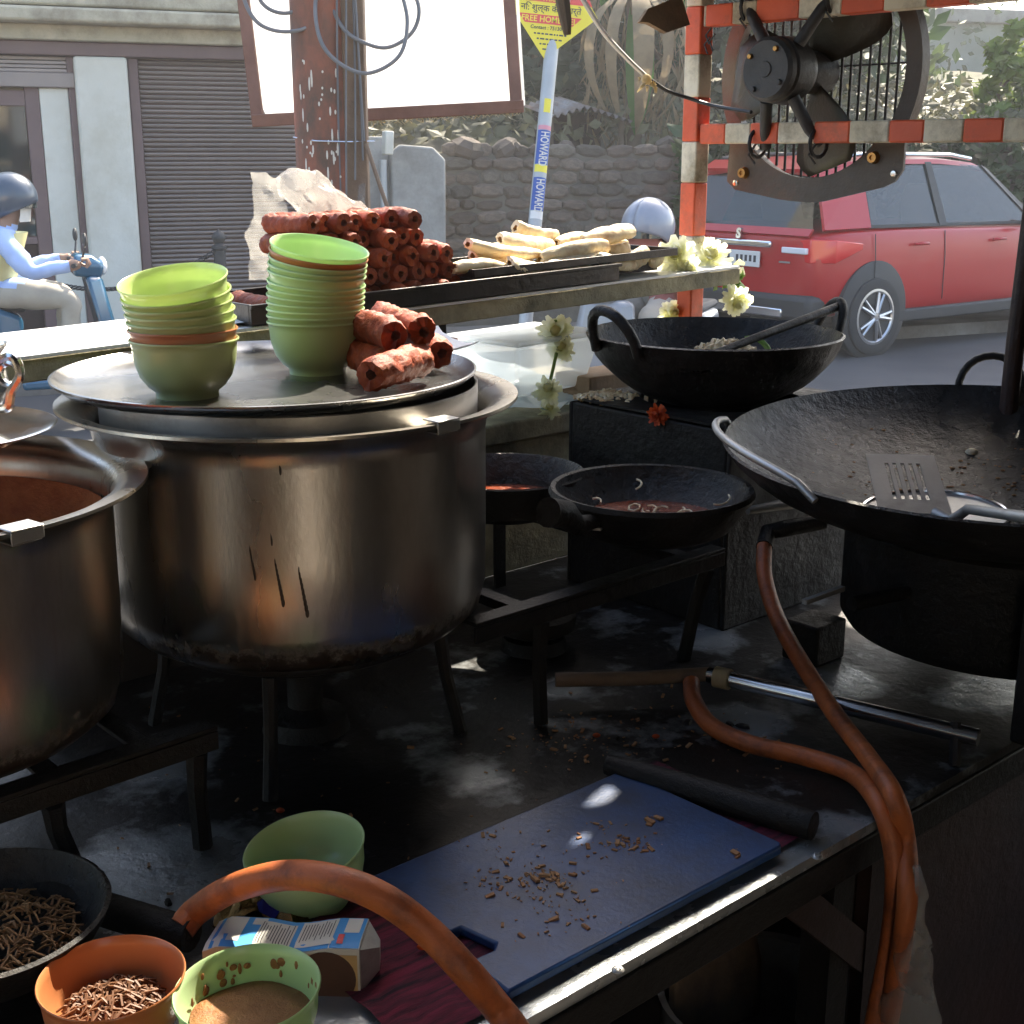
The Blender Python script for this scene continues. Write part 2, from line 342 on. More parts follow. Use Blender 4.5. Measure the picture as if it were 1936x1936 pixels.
mBANANA = mat('banana_leaf', (.06, .16, .03), (.09, .2, .045), sc=6, rough=.45, transl=.4)
mDRY = mat('dry_frond', (.26, .2, .12), (.2, .15, .09), sc=8, rough=.9, transl=.3)
mBARK = mat('bark', (.1, .075, .05), (.15, .115, .08), sc=6, rough=1, bump=.8, bsc=18, stretch=(1, 1, .3))
mGALV = mat('galvanised_pole', (.36, .38, .39), (.42, .44, .45), sc=6, rough=.5, metal=.4)
mYEL = mat('yellow_sign_paint', (.78, .68, .05), (.74, .63, .05), sc=5, rough=.5)
mREDS = mat('red_sign_print', (.65, .07, .07), rough=.5)
mINK = mat('dark_print', (.05, .05, .06), rough=.6)
mBLUEP = mat('blue_print', (.02, .07, .3), (.03, .09, .36), sc=8, rough=.5)
mPINK = mat('pink_print', (.6, .25, .3), rough=.6)
mCARRED = mat('red_car_paint', (.42, .006, .01), (.44, .008, .012), sc=1, rough=.32, coat=.3, spec=.4)
mCLAD = mat('black_cladding', (.03, .031, .033), rough=.6)
mTYRE = mat('tyre_rubber', (.03, .03, .031), rough=.8)
mRIM = mat('alloy_rim', (.5, .5, .51), rough=.3, metal=.9)
mGLASS = mat('car_glass', (.03, .045, .05), rough=.03, alpha=.5, spec=1)
mTAIL = mat('tail_lamp_red', (.7, .02, .02), rough=.15, coat=.6)
mLAMPW = mat('tail_lamp_clear', (.8, .8, .82), rough=.12, coat=.6)
mCHROME = mat('chrome', (.75, .76, .78), rough=.12, metal=1)
mSEAT = mat('seat_fabric', (.3, .25, .18), (.35, .29, .21), sc=6, rough=.9)
mHELM = mat('grey_helmet', (.2, .22, .27), (.28, .3, .35), sc=3, rough=.3, coat=.6)
mHELMD = mat('dark_helmet', (.05, .07, .1), rough=.3, coat=.5)
mSHIRT = mat('pale_blue_shirt', (.36, .48, .78), (.42, .54, .82), sc=9, rough=.9)
mVEST = mat('yellow_vest', (.62, .55, .26), rough=.9)
mTROUS = mat('beige_trousers', (.4, .37, .31), (.34, .31, .26), sc=7, rough=.95)
mSKIN = mat('skin', (.32, .19, .13), rough=.6)
mMAROON = mat('maroon_shirt', (.3, .1, .08), (.24, .08, .06), sc=8, rough=.9)
mSCOOT = mat('teal_scooter_paint', (.015, .09, .17), rough=.25, coat=.8)
mSCOOT2 = mat('grey_scooter_paint', (.25, .26, .28), rough=.3, coat=.7)
mTARP = mat('tarpaulin', (.035, .03, .026), (.025, .022, .02), sc=3, rough=.8, bump=.5, bsc=8)
mBOXB = mat('carton_blue', (.05, .27, .62), (.06, .3, .66), sc=9, rough=.4)
mBOXW = mat('carton_white', (.66, .64, .58), (.6, .58, .52), sc=12, rough=.45)
mBOXT = mat('carton_tan', (.55, .33, .12), (.6, .4, .17), sc=10, rough=.45)
mBOXBR = mat('carton_brown', (.07, .035, .02), (.1, .05, .03), sc=16, rough=.45)
mFOILG = mat('gold_foil', (.3, .17, .05), (.16, .09, .03), sc=12, rough=.2, metal=.9, bump=.4, bsc=40)
mFOILB = mat('blue_foil', (.02, .03, .25), rough=.2, metal=.6)
mSHOPW = mat('sunny_shop_wall', (.55, .46, .33), (.5, .41, .29), sc=2, rough=.9, bump=.2, bsc=12)
mSHADEB = mat('dark_shade_board', (.022, .017, .013), (.032, .024, .018), sc=4, rough=.8)
mFARW = mat('pale_far_wall', (.34, .35, .32), (.29, .31, .27), sc=.6, rough=.95, bump=.3, bsc=5, dirt=(.2, .25, .17), dsc=.5, damt=.45)

# ------------------------------------------------------------------ ground, road, far side
MB().add([(-150, -60, -.02), (150, -60, -.02), (150, 260, -.02), (-150, 260, -.02)], [(0, 1, 2, 3)]).obj('ground', mEARTH, kind='structure', smooth=False)
f1 = Vector((.92, .39, 0)).normalized(); fn = Vector((-f1.y, f1.x, 0)); FROT = math.atan2(f1.y, f1.x)
def road_quad(d0, d1, z, name, m):
    c = Vector((0, 0, 0)); vs = [f1*s+fn*d for s, d in ((-70, d0), (90, d0), (90, d1), (-70, d1))]
    return MB().add([(v.x, v.y, z) for v in vs], [(0, 1, 2, 3)]).obj(name, m, kind='structure', smooth=False)
road_quad(2.6, 9.6, 0, 'road', mASPH)
pv = MB()
for d0, d1 in ((9.6, 12.5), (-6, 2.6)):
    pv.box(-60, 80, d0, d1, -.01, .11)
pv.obj('pavement', mPAVE, rot=(0, 0, FROT), kind='structure', smooth=False)

# ------------------------------------------------------------------ shop building across the road
Q0 = W(345, 300, 10.2); Q0.z = 0
def FS(px, py, off=0):
    r = ray(px, py); q = C0+r*(((Q0-C0).dot(fn)+off)/r.dot(fn)); return (q-Q0).dot(f1), q.z
bld = thing('shop_building', 'single-storey cream shop front with a closed grey roller shutter and brown trim', 'building', Q0, (0, 0, FROT))
sL = FS(0, 300)[0]-2.2; sR = FS(705, 300)[0]
zl0 = FS(250, 109)[1]; zl1 = FS(250, 83)[1]
MB().box(sL, sR, .12, .5, 0, zl0+1.9).obj('wall', mWALLU, bld, smooth=False)
MB().box(sL, sR+.02, -.06, .118, zl0, zl1).obj('lintel', mLINTEL, bld, bev=.01)
MB().box(sL, sR+.03, -.13, .118, zl1+.002, FS(250, 50, -.13)[1]).obj('cornice', mWALLU, bld, bev=.015)
MB().box(sL, sR+.05, -.32, .118, FS(250, 46, -.3)[1], FS(250, 18, -.3)[1]).obj('ledge', mWALLU, bld, bev=.02)
MB().box(sL, sR+.05, -.2, .118, FS(250, 16, -.3)[1]+.01, FS(250, -90, -.2)[1]).obj('parapet', mWALLU, bld, bev=.02)
def colbox(x0, x1, y, off, name, m, z1=zl0-.003, bev=.008, z0=.1, dd=.118):
    s0 = FS(x0, y, off)[0]; s1 = FS(x1, y, off)[0]
    return MB().box(s0, s1, off, dd, z0, z1).obj(name, m, bld, bev=bev)
colbox(157, 256, 330, -.07, 'pillar', mWALLW, bev=.02)
colbox(256.5, 275, 330, .01, 'shutter_guide', mLINTEL)
colbox(143, 156.5, 330, .0, 'door_jamb', mLINTEL)
colbox(88, 142.5, 330, .02, 'pillar', mWALLW, z1=FS(100, 166)[1])
colbox(60, 87.5, 330, .03, 'door_frame', mLINTEL, z1=FS(70, 168)[1]+.03)
sg = FS(60, 330, .05)[0]
MB().box(sL+.3, sg-.005, .07, .117, FS(20, 448)[1], FS(20, 200)[1]).obj('door_glass', mGLASSD, bld, smooth=False)
MB().box(sL+.3, sg-.003, .035, .117, FS(20, 200)[1]+.003, FS(20, 170)[1]).obj('door_rail', mLINTEL, bld)
MB().box(sL+.3, sg-.003, .035, .117, FS(20, 463)[1], FS(20, 449)[1]).obj('door_rail', mLINTEL, bld)
MB().box(sL+.3, sg-.003, .06, .117, .15, FS(20, 464)[1]).obj('door_panel', mDARKWOOD, bld)
rs = MB().box(sL+.3, FS(142, 150, -.02)[0], -.02, .117, FS(60, 166)[1]+.004, FS(60, 136)[1]).obj('rolled_shutter', mSHUT, bld, bev=.008)
hh = (zl0-.004-FS(60, 136)[1])/4
for i in range(4):
    z = FS(60, 136)[1]+hh*i+.002; MB().box(sL+.3, FS(142, 150, .02)[0], .02+.01*(i % 2), .117, z, z+hh-.004).obj('slat', mSHUT, rs, bev=.004)
shut = MB().box(FS(275, 330, .06)[0], sR-.02, .1, .117, .1, zl0-.004).obj('roller_shutter', mLINTEL, bld, smooth=False)
zt, zb = zl0-.006, .12; ns = 62; sh = (zt-zb)/ns
x0s, x1s = FS(275.5, 330, .06)[0], sR-.03
sp = [(.099, 0), (.085, .04), (.052, .2), (.045, .45), (.055, .66), (.082, .74), (.099, .76)]
smb = MB(); vs = []
for x in (x0s, x1s): vs += [(x, y, z*sh) for y, z in sp]
k = len(sp); smb.add(vs, [(i, i+1, k+i+1, k+i) for i in range(k-1)])
sme = smb.data('slat', mSHUT)
for i in range(ns):
    o = place('slat', sme, shut, (0, rnd.uniform(-.003, .003), zb+i*sh+rnd.uniform(-.0015, .0015)), (0, rnd.uniform(-.0008, .0008), 0))
MB().box(FS(690, 330, .0)[0], FS(745, 330, .0)[0], -.02, .45, .1, FS(715, 258)[1]).obj('grey_gatepost', mCONC, bld, bev=.015)
def bollard(px, py, d, label):
    b = W(px, py, d); t = thing('bollard', label, 'bollard', (b.x, b.y, .11), group='bollards along the pavement')
    h = b.z-.11
    MB().lathe([(0, 0), (.07, 0), (.065, .05), (.045, .08), (.042, h-.12), (.055, h-.11), (.055, h-.09), (.035, h-.08), (.03, h-.07), (0, h-.07)], 16).obj('post', mCLAD, t)
    MB().lathe([(0, h-.075), (.03, h-.07), (.048, h-.045), (.05, h-.025), (.035, h), (.012, h+.012), (0, h+.03)], 16).obj('finial', mCLAD, t)
    return b
b0 = bollard(413, 440, 9.2, 'dark iron bollard with a round finial in front of the grey shutter')
ch = W(160, 535, 9.25); c1 = W(285, 522, 9.2)
t = thing('barrier_chain', 'thin dark chain hanging along the pavement in front of the white pillar', 'chain', (0, 0, 0))
lk = MB()
A_ = W(120, 540, 9.25); B_ = W(413, 470, 9.2)
for i in range(74):
    u = i/73; p = A_.lerp(B_, u); p.z -= .12*4*u*(1-u)
    M = basis(p, B_-A_) @ Matrix.Rotation(PI/2*(i % 2), 4, 'X')
    lk.tube([(.024*math.cos(q*PI/4), .012*math.sin(q*PI/4), 0) for q in range(8)], .004, 5, M=M, closed=True)
lk.obj('links', mCLAD, t, kind='stuff')

# ------------------------------------------------------------------ gate panel, stone wall and bank opposite
gp = W(790, 300, 10.8); gp.z = .11
g = thing('gate_panel', 'tall plain grey cement slab standing beside the rough stone wall', 'wall', gp, (0, 0, FROT*.4))
zt = W(790, 278, 10.8).z-.11
MB().prism([(-.22, 0), (.21, 0), (.22, zt-.1), (.12, zt), (-.15, zt+.02), (-.23, zt-.05)], -.06, .06, M=Matrix.Rotation(PI/2, 4, 'X')).obj('slab', mCONC, g, bev=.02)
MB().tube([(-.29, -.08, 0), (-.29, -.08, zt-.1)], .03, 10).obj('drain_pipe', mGALV, g)
mb_ = W(733, 270, 10.4)
MB().box(-.035, .035, -.05, .05, -.09, .09).obj('meter_box', mWALLW, loc=mb_, rot=(0, .05, FROT), bev=.01, label='small white meter box fixed above the grey cement panels', cat='meter box')
# stone wall
wa = W(835, 400, 11.6); wb = W(1480, 400, 12.6)
wd = (wb-wa); wl = math.hypot(wd.x, wd.y); wrot = math.atan2(wd.y, wd.x)
ztop = W(1000, 283, 11.8).z
sw = thing('stone_wall', 'rough brown stone wall across the road with a crumbling top edge', 'wall', (wa.x, wa.y, 0), (0, 0, wrot))
MB().box(0, wl+6, 0, .5, 0, ztop-.03).obj('mortar', mMORTAR, sw, smooth=False)
stm = []
for i in range(9):
    r = random.Random(i); poly = []
    n_ = 8
    for q in range(n_):
        a = 2*PI*q/n_+PI/8; poly.append((max(-.5, min(.5, .66*math.cos(a)+r.uniform(-.06, .06))), max(-.5, min(.5, .66*math.sin(a)+r.uniform(-.06, .06)))))
    m_ = MB(); vs = [(x, 0, y) for x, y in poly]+[(x*.93, -1, y*.88) for x, y in poly]+[(x*.6+r.uniform(-.05, .05), -1.35, y*.55) for x, y in poly]
    fs = [(q, (q+1) % n_, n_+(q+1) % n_, n_+q) for q in range(n_)]+[(n_+q, n_+(q+1) % n_, 2*n_+(q+1) % n_, 2*n_+q) for q in range(n_)]+[tuple(range(2*n_, 3*n_))]
    stm.append(m_.add(vs, fs).data('stone', mSTONE[i % 3], ang=30))
z = .35; row = 0; cnt = 0
while z < ztop-.02:
    h = rnd.uniform(.085, .13); x = rnd.uniform(-.1, .02)
    while x < wl and cnt < 296:
        wdt = rnd.uniform(.14, .3)
        o = place('stone', rnd.choice(stm), sw, (x+wdt/2, .01, z+h/2+rnd.uniform(-.012, .012)), (rnd.uniform(-.1, .1), rnd.uniform(-.09, .09), rnd.uniform(-.12, .12)))
        o.scale = (wdt*rnd.uniform(.9, 1.04), rnd.uniform(.015, .05), h*rnd.uniform(.86, 1.08)); x += wdt; cnt += 1
    z += h
cap = MB()
for i in range(26):
    x = rnd.uniform(0, wl+3); M = Matrix.Translation((x, rnd.uniform(0, .35), ztop+.0)) @ Euler((rnd.random(), rnd.random(), rnd.random()*6)).to_matrix().to_4x4()
    s_ = rnd.uniform(.05, .14); cap.sphere((0, 0, 0), (s_*1.3, s_, s_*.8), 7, 5, M=M)
cap.obj('rubble', mSTONE[0], sw, kind='stuff', ang=20)
# bank behind the wall
def bank(u, v):
    x = -8+u*40; y = v*9
    return (x, y+.45, ztop-.1+y*.16+.35*noise.noise(Vector((x*.5, y*.6, 3)))*min(1, y))
MB().grid(bank, 60, 14).obj('earth_bank', mEARTH, loc=(wa.x, wa.y, 0), rot=(0, 0, wrot), kind='structure')

def leaves(n, fn, size, mb=None, elong=1.8, seed=1, droop=.3):
    mb = mb or MB(); r = random.Random(seed)
    for i in range(n):
        p, s = fn(r); s = s*size*r.uniform(.6, 1.3)
        d = Vector((r.gauss(0, 1), r.gauss(0, 1), r.gauss(-droop, .7))).normalized(); u = d.orthogonal().normalized()
        u = (u+d.cross(u)*r.uniform(-1, 1)).normalized(); nn = d.cross(u)
        a = p+d*s*elong*.5+nn*s*.12
        mb.add([p-d*s*elong*.5, p+u*s*.5, a, p-u*s*.5], [(0, 1, 2, 3)], 0)
    return mb
def blob_fn(clumps):
    def f(r):
        c, rad = r.choice(clumps)
        d = Vector((r.gauss(0, 1), r.gauss(0, 1), r.gauss(0, 1))).normalized()*(r.random()**.4)
        return Vector(c)+Vector((d.x*rad[0], d.y*rad[1], d.z*rad[2])), 1
    return f
def tree(px, d, base_z, h, cr, label, m, n=2600, size=.16, seed=1, trunk=.1, name='leafy_tree', low=.15):
    q = W(px, 300, d); t = thing(name, label, 'tree', (q.x, q.y, base_z), group='trees behind the stone wall')
    r = random.Random(seed); tm = MB(); cl = []
    tp = [Vector((0, 0, 0))]
    for i in range(1, 7): tp.append(Vector((r.uniform(-.1, .1)*i*.3, r.uniform(-.1, .1)*i*.3, h*.75*i/6)))
    tm.tube(tp, [trunk*(1-.12*i) for i in range(7)], 8)
    for i in range(9):
        b = tp[r.randint(2, 6)]; a = r.random()*2*PI; L_ = cr*r.uniform(.5, .9); e = b+Vector((math.cos(a)*L_, math.sin(a)*L_, r.uniform(.1, .5)*cr))
        tm.tube([b, b.lerp(e, .5)+Vector((0, 0, .1*cr)), e], [trunk*.4, trunk*.25, trunk*.1], 6)
        cl.append((e, (cr*.42, cr*.42, cr*.34)))
    for i in range(12):
        a = r.random()*2*PI; q_ = cr*r.uniform(.1, .95); z_ = h*r.uniform(low, 1)
        k_ = 1-.5*abs(z_/h-.6); cl.append((Vector((math.cos(a)*q_*k_, math.sin(a)*q_*k_, z_)), (cr*.36, cr*.36, cr*.3)))
    tm.obj('trunk', mBARK, t)
    leaves(n, blob_fn(cl), size, seed=seed).obj('crown', m, t, smooth=False)
    return t
trees = [(1010, 15.5, 4.2, 1.7, 'dark dense tree behind the yellow diamond sign', 2, 3000, .13),
         (1130, 17, 5.0, 2.0, 'dark dusty tree above the tin shelter', 2, 3200, .15),
         (1290, 16.5, 4.8, 1.9, 'mid-green tree behind the striped corner post', 0, 3000, .14),
         (1430, 17.5, 5.4, 2.2, 'leafy tree seen through the exhaust fan blades', 0, 3200, .15),
         (1560, 19, 3.4, 1.5, 'grey-green tree seen through the fan ring', 1, 2600, .14),
         (880, 16.5, 4.6, 1.8, 'dark tree behind the white sign sheet', 2, 2400, .15),
         (720, 17.5, 4.6, 1.9, 'dark tree behind the rusty pole', 2, 2000, .15)]
for i, (px, d, h, cr, lab, mi, n_, sz) in enumerate(trees):
    tree(px, d, 1.3, h, cr, lab, mLEAF[mi], n_, sz, 40+i)
tree(1893, 15.2, 1.2, 1.75, .42, 'small sunlit yellow-green creeper-covered tree above the red car', mLEAF[3], 1500, .09, 77, .05, low=.3)
bt_ = thing('shade_tree', 'tall roadside tree arching over the road beyond the red car', 'tree', (7.6, 16.6, 0), (0, 0, 0), 'tall roadside trees')
tm = MB(); r = random.Random(31); cl = []
tm.tube([(0, 0, 0), (-.1, 0, 2), (-.3, -.1, 4), (-.5, -.2, 6), (-.9, -.3, 8)], [.22, .19, .16, .12, .06], 10)
for i in range(8):
    a = r.random()*6.28; e = Vector((-1.2+2.1*math.cos(a), -.6+2.1*math.sin(a), r.uniform(6, 8.6))); b = Vector((-.4, -.15, r.uniform(4.5, 6.5))); tm.tube([b, b.lerp(e, .5)+Vector((0, 0, .3)), e], [.08, .05, .02], 6); cl.append((e, (1.1, 1.1, .8)))
for i in range(16): cl.append((Vector((-1.3+r.gauss(0, 1.5), -.7+r.gauss(0, 1.5), r.uniform(6, 9))), (1.1, 1.1, .8)))
tm.obj('trunk', mBARK, bt_); leaves(5200, blob_fn(cl), .3, seed=33).obj('crown', mLEAF[0], bt_, smooth=False)
# undergrowth along the bank and behind
def ug(r):
    x = r.uniform(-2, 18); y = r.uniform(.3, 5)
    return Vector((x, y, ztop-.05+y*.16+abs(r.gauss(0, .16)))), 1
leaves(9000, ug, .085, seed=5).obj('undergrowth', mLEAF[4], loc=(wa.x, wa.y, 0), rot=(0, 0, wrot), kind='stuff', smooth=False)
def ug2(r):
    x = r.uniform(2.2, 14); z_ = ztop*r.uniform(.25, 1.12)
    return Vector((x, -.05-r.random()*.25*(1-z_/ztop*.5), z_)), (1 if r.random() < .9 else 1.6)
hg = thing('creeper_hedge', 'dusty creeper and shrubs covering the wall behind the red car', 'hedge', (wa.x, wa.y, 0), (0, 0, wrot))
leaves(7000, ug2, .085, seed=9).obj('foliage', mLEAF[0], hg, smooth=False)
# tin shelter
ts = W(1095, 205, 12.6); t = thing('tin_shelter', 'low shelter roofed with bent corrugated tin above the stone wall', 'shelter', (ts.x, ts.y, ts.z), (0, 0, wrot+.1))
MB().grid(lambda u, v: (-.42+.84*u, -.3+.7*v, .12-.22*abs(u-.42)+.018*math.sin(u*70)-.12*(1-v)), 70, 3).obj('roof_sheet', mTIN, t)
MB().box(-.4, -.36, -.2, -.16, -.6, -.02).obj('prop', mBARK, t)
MB().box(.34, .38, -.2, -.16, -.6, -.05).obj('prop', mBARK, t)
MB().box(-.36, .34, .2, .24, -.6, -.03).obj('back_board', mDARKWOOD, t)
# banana plant with dry fronds
bp = W(1195, 260, 12.9); t = thing('banana_plant', 'banana plant with one broad green leaf and hanging dry fronds', 'plant', (bp.x, bp.y, ztop), (0, 0, 0))
MB().tube([(0, 0, -.1), (.02, 0, .7), (-.03, 0, 1.5)], [.1, .085, .06], 10).obj('trunk', mBARK, t)
def blade(L_, wd_, az, el0, curl, mb):
    def f(u, v):
        ang = el0-curl*v; x = L_*v*math.cos(el0-curl*v*.5); z_ = L_*v*math.sin(el0-curl*v*.5); wv = wd_*math.sin(PI*min(1, v*.96+.04))**.7*(u-.5)*2
        return Matrix.Rotation(az, 4, 'Z') @ Vector((x, wv, 1.4+z_-abs(u-.5)*wd_*.4))
    mb.grid(f, 4, 12)
lm = MB(); blade(1.25, .14, -1.4, -.9, 1.2, lm); lm.obj('green_leaf', mBANANA, t)
for i in range(5):
    lm = MB(); blade(rnd.uniform(.9, 1.4), rnd.uniform(.06, .1), -2.6+i*.55, .3, 3.4, lm); lm.obj('dry_frond', mDRY, t)
for i in range(4):
    lm = MB(); blade(rnd.uniform(1.0, 1.5), .12, .2+i*.8, .9, 1.9, lm); lm.obj('green_leaf', mBANANA, t)
# strands of dry palm hanging
def dryf(r):
    x = r.uniform(-.5, .55); return Vector((x, r.uniform(-.1, .3), r.uniform(.0, 1.7))), 1
leaves(420, dryf, .035, elong=9, seed=4, droop=3).obj('dry_fibre', mDRY, t, smooth=False)
# big pale wall far right
fw = W(1500, 230, 24); fw2 = W(2500, 230, 27)
zt2 = W(1800, 13, 24).z
dv = fw2-fw; L_ = math.hypot(dv.x, dv.y)
far = thing('far_retaining_wall', 'tall pale grey concrete wall far behind the red car', 'wall', (fw.x, fw.y, 0), (0, 0, math.atan2(dv.y, dv.x)))
MB().box(-5, L_, 0, 1, 0, zt2-.25).obj('wall_face', mFARW, far, smooth=False)
MB().box(-5, L_, -.12, 1.1, zt2-.247, zt2).obj('coping', mCONC, far, bev=.03)
def fv(r):
    c = [(1.5, 3.3), (3, 2.9), (4.4, 3.6), (6, 3.1), (2.2, 2.2), (7.5, 3)][r.randint(0, 5)]
    return Vector((c[0]+r.gauss(0, .7), -.15-r.random()*.3, c[1]+r.gauss(0, .55))), 1
leaves(500, fv, .1, seed=21).obj('creeper', mLEAF[1], far, smooth=False)

# ------------------------------------------------------------------ helpers for text
def text_mesh(body, size, m, parent, M, ext=.0004, name='lettering', bold=0, squeeze=1):
    cu = bpy.data.curves.new('txt', 'FONT'); cu.body = body; cu.size = size; cu.align_x = 'CENTER'; cu.align_y = 'CENTER'; cu.extrude = ext; cu.offset = bold; cu.resolution_u = 3
    ob = bpy.data.objects.new('txt', cu); COL.objects.link(ob)
    dg = bpy.context.evaluated_depsgraph_get(); me = bpy.data.meshes.new_from_object(ob.evaluated_get(dg))
    bpy.data.objects.remove(ob); me.transform(Matrix.Diagonal((squeeze, 1, 1, 1))); me.materials.clear(); me.materials.append(m)
    o = place(name, me, parent, kind='stuff'); o.matrix_local = M; return o
# street sign
sp0 = W(1041, 112, 7.2); sp1 = W(1007, 470, 7.2)
dirp = (sp1-sp0).normalized(); ft = sp1+dirp*((sp1.z-.1)/-dirp.z)
tp_ = sp0-dirp*.8
st = thing('street_sign', 'yellow diamond notice board on a grey pole pasted with blue stickers', 'sign', ft)
pm = lambda p: Vector(p)-ft
MB().tube([pm(ft), pm(sp1), pm(sp0), pm(tp_)], .038, 18).obj('pole', mGALV, st)
sc_ = W(1050, 8, 7.12); SM = basis(sc_-ft, (1, -.0, -.1), (0, 0, 1)) @ Matrix.Rotation(PI/2, 4, 'X')
MB().prism([(-.265, .0), (-.03, -.285), (.235, -.05), (0, .265)], -.004, .004, M=SM).obj('diamond_plate', mYEL, st, smooth=False)
def band(x0, x1, y0, y1, m, tilt=0):
    MB().prism([(x0[0], y0), (x1[0], y0), (x1[1], y1), (x0[1], y1)], .0045, .0055, M=SM).obj('red_band', m, st, smooth=False)
band((-.215, -.165), (.2, .16), .005, .075, mREDS); band((-.155, -.195), (.105, .15), -.105, -.06, mREDS)
def sgt(b, s, x, y, m, sq=1): text_mesh(b, s, m, st, SM @ Matrix.Translation((x, y, .006)), squeeze=sq, bold=.0004)
sgt('WITH ALL FOUR', .042, -.02, .055, mYEL); sgt('WIRE BE', .034, -.01, .021, mYEL)
sgt('नि: शुल्क कैंप  शर्ते', .045, -.02, -.028, mINK); sgt('FREE HOME DEL', .042, -.025, -.083, mYEL)
sgt('Contact : 751304', .026, -.03, -.125, mINK)
lb = MB(); r = random.Random(3)
for i in range(4):
    x = -.1+.018*i; xe = .075-.03*i
    while x < xe:
        w_ = r.uniform(.008, .024); lb.box(x, x+w_, -.156-.026*i-.004, -.156-.026*i+.004, .0045, .0052, M=SM); x += w_+.006
lb.obj('small_print', mINK, st, kind='stuff', smooth=False)
def sticker(y0, y1, m, word=None, ang=1.1, mid=PI*1.45):
    d0 = sp0.lerp(sp1, (y0-112)/358); d1 = sp0.lerp(sp1, (y1-112)/358); L_ = (d1-d0).length
    M = basis(d0-ft, d1-d0, (0, 1, 0)); mb = MB()
    mb.grid(lambda u, v: M @ Vector((v*L_, .0388*math.cos(mid+(u-.5)*2*ang), .0388*math.sin(mid+(u-.5)*2*ang))), 10, 1)
    mb.obj('sticker', m, st)
    if word:
        c = d0.lerp(d1, .5)-ft+Vector((.006, -.0395, 0)); text_mesh(word, .062, mBOXW, st, basis(c, d1-d0, (0, -1, 0)), bold=.001, squeeze=L_*.9/(.062*.68*len(word)))
sticker(190, 216, mYEL, None, .5); sticker(240, 248, mPINK); sticker(249, 313, mBLUEP, 'HOWARD'); sticker(314, 328, mYEL); sticker(338, 400, mBLUEP, 'HOWARD'); sticker(401, 416, mPAPER)

# ------------------------------------------------------------------ rusty pole, cables, sign frame
pq = W(622, 300, 3.6); pole = thing('rusty_pole', 'thick rust-red steel pole with pale splashes behind the bowls', 'pole', (pq.x, pq.y, 0))
MB().tube([(0, 0, 0), (0, 0, 1.2), (-.005, 0, 3.2)], .088, 32).obj('tube', mRUST, pole)
MB().box(.052, .112, -.07, -.02, .0, 3.1).obj('angle_strip', mRUST2, pole, bev=.004)
r = random.Random(5); sm = MB()
for i in range(46):
    a = r.uniform(-2.35, -1.1); z_ = r.uniform(1.5, 1.86); hh_ = r.choice((.006, .01, .02, .03)); M = Matrix.Rotation(a, 4, 'Z') @ Matrix.Translation((.0885, 0, z_))
    sm.sphere((0, 0, 0), (.001, .003, hh_*.6), 6, 5, M=M)
sm.obj('paint_splashes', mSPLASH, pole, kind='stuff')
for i in range(5):
    x = .05+.013*i; pts = [Vector((x+.012*math.sin(z_*3+i), -.085+.008*math.sin(z_*5+i*2), z_)) for z_ in np.linspace(1.45+.05*i, 3.0, 12)]
    MB().tube(pts, .003, 5).obj('thin_wire', mCABLE, pole)
MB().tube([(-.09, -.03, 1.66), (-.02, -.092, 1.65), (.06, -.09, 1.648), (.13, -.05, 1.65)], .002, 5).obj('tie_wire', mBRIGHT, pole)
cab = thing('cable_coil', 'loops of grey cable hanging round the top of the rusty pole', 'cable', (pq.x, pq.y-.12, 2.0))
def cl(pts, d=3.42, m=mCABLE, rr=.0052, par=cab):
    o = par.location; return MB().tube(spline([W(x, y, d)-o for x, y in pts]), rr, 8).obj('loop', m, par)
cl([(455, -60), (462, 0), (490, 45), (540, 60), (590, 45), (610, -10), (615, -60)], 3.44)
cl([(478, -50), (495, 5), (535, 25), (580, 10), (600, -30)], 3.46)
cl([(605, -60), (596, 20), (610, 85), (650, 125), (700, 138), (755, 105), (770, 40), (755, -30)], 3.40)
cl([(612, -20), (650, 55), (700, 85), (740, 88), (780, 60), (792, 15), (770, -40)], 3.43)
sg0 = W(722, 100, 3.95); sf = thing('hanging_sign', 'back of a white sheet sign in a brown timber frame behind the pole', 'sign', sg0)
def sw_(px, py, d=3.95): return W(px, py, d)-sg0
def batten(a, b, wd_, name='batten', m=mWOODR, th=.02):
    M = basis(a, b-a, (0, -1, 0)); L_ = (b-a).length
    return MB().box(0, L_, -wd_/2, wd_/2, 0, th, M=M).obj(name, m, sf, bev=.003)
batten(sw_(330, -1100), sw_(490, 236), .036); batten(sw_(478, 229), sw_(990, 201), .036, th=.022); batten(sw_(888, -1100), sw_(977, 212), .036)
MB().add([sw_(338, -1100, 3.965), sw_(906, -1100, 3.965), sw_(984, 186, 3.965), sw_(960, 197, 3.965), sw_(505, 222, 3.965), sw_(490, 190, 3.965)], [(0, 1, 2, 3, 4, 5)]).obj('white_sheet', mFLEX, sf, smooth=False)
batten(sw_(912, -1100, 3.98), sw_(990, 200, 3.98), .01, 'sheet_edge', mFLEX, .004)
fm = MB(); r = random.Random(8)
for i in range(150):
    px = r.uniform(690, 985); py = 226-(px-690)/295*21; a = sw_(px, py, 3.94); L_ = r.uniform(.004, .022)
    fm.tube([a, a+Vector((r.uniform(-.01, .01), 0, -L_*.6)), a+Vector((r.uniform(-.016, .016), r.uniform(-.01, .01), -L_))], [.0014, .001, .0005], 4)
fm.obj('frayed_hem', mFIBRE, sf, kind='stuff')
ra, rb = W(692, 272, 3.5), W(742, 420, 3.5)
MB().tube([ra, ra.lerp(rb, .5)+Vector((-.004, 0, .01)), rb, rb+(rb-ra)*.6], .0055, 8).obj('leaning_rod', mRUST2, label='thin rusty rod leaning right of the rusty pole', cat='rod')
ra, rb = W(689, 275, 3.55), W(680, 440, 3.55)
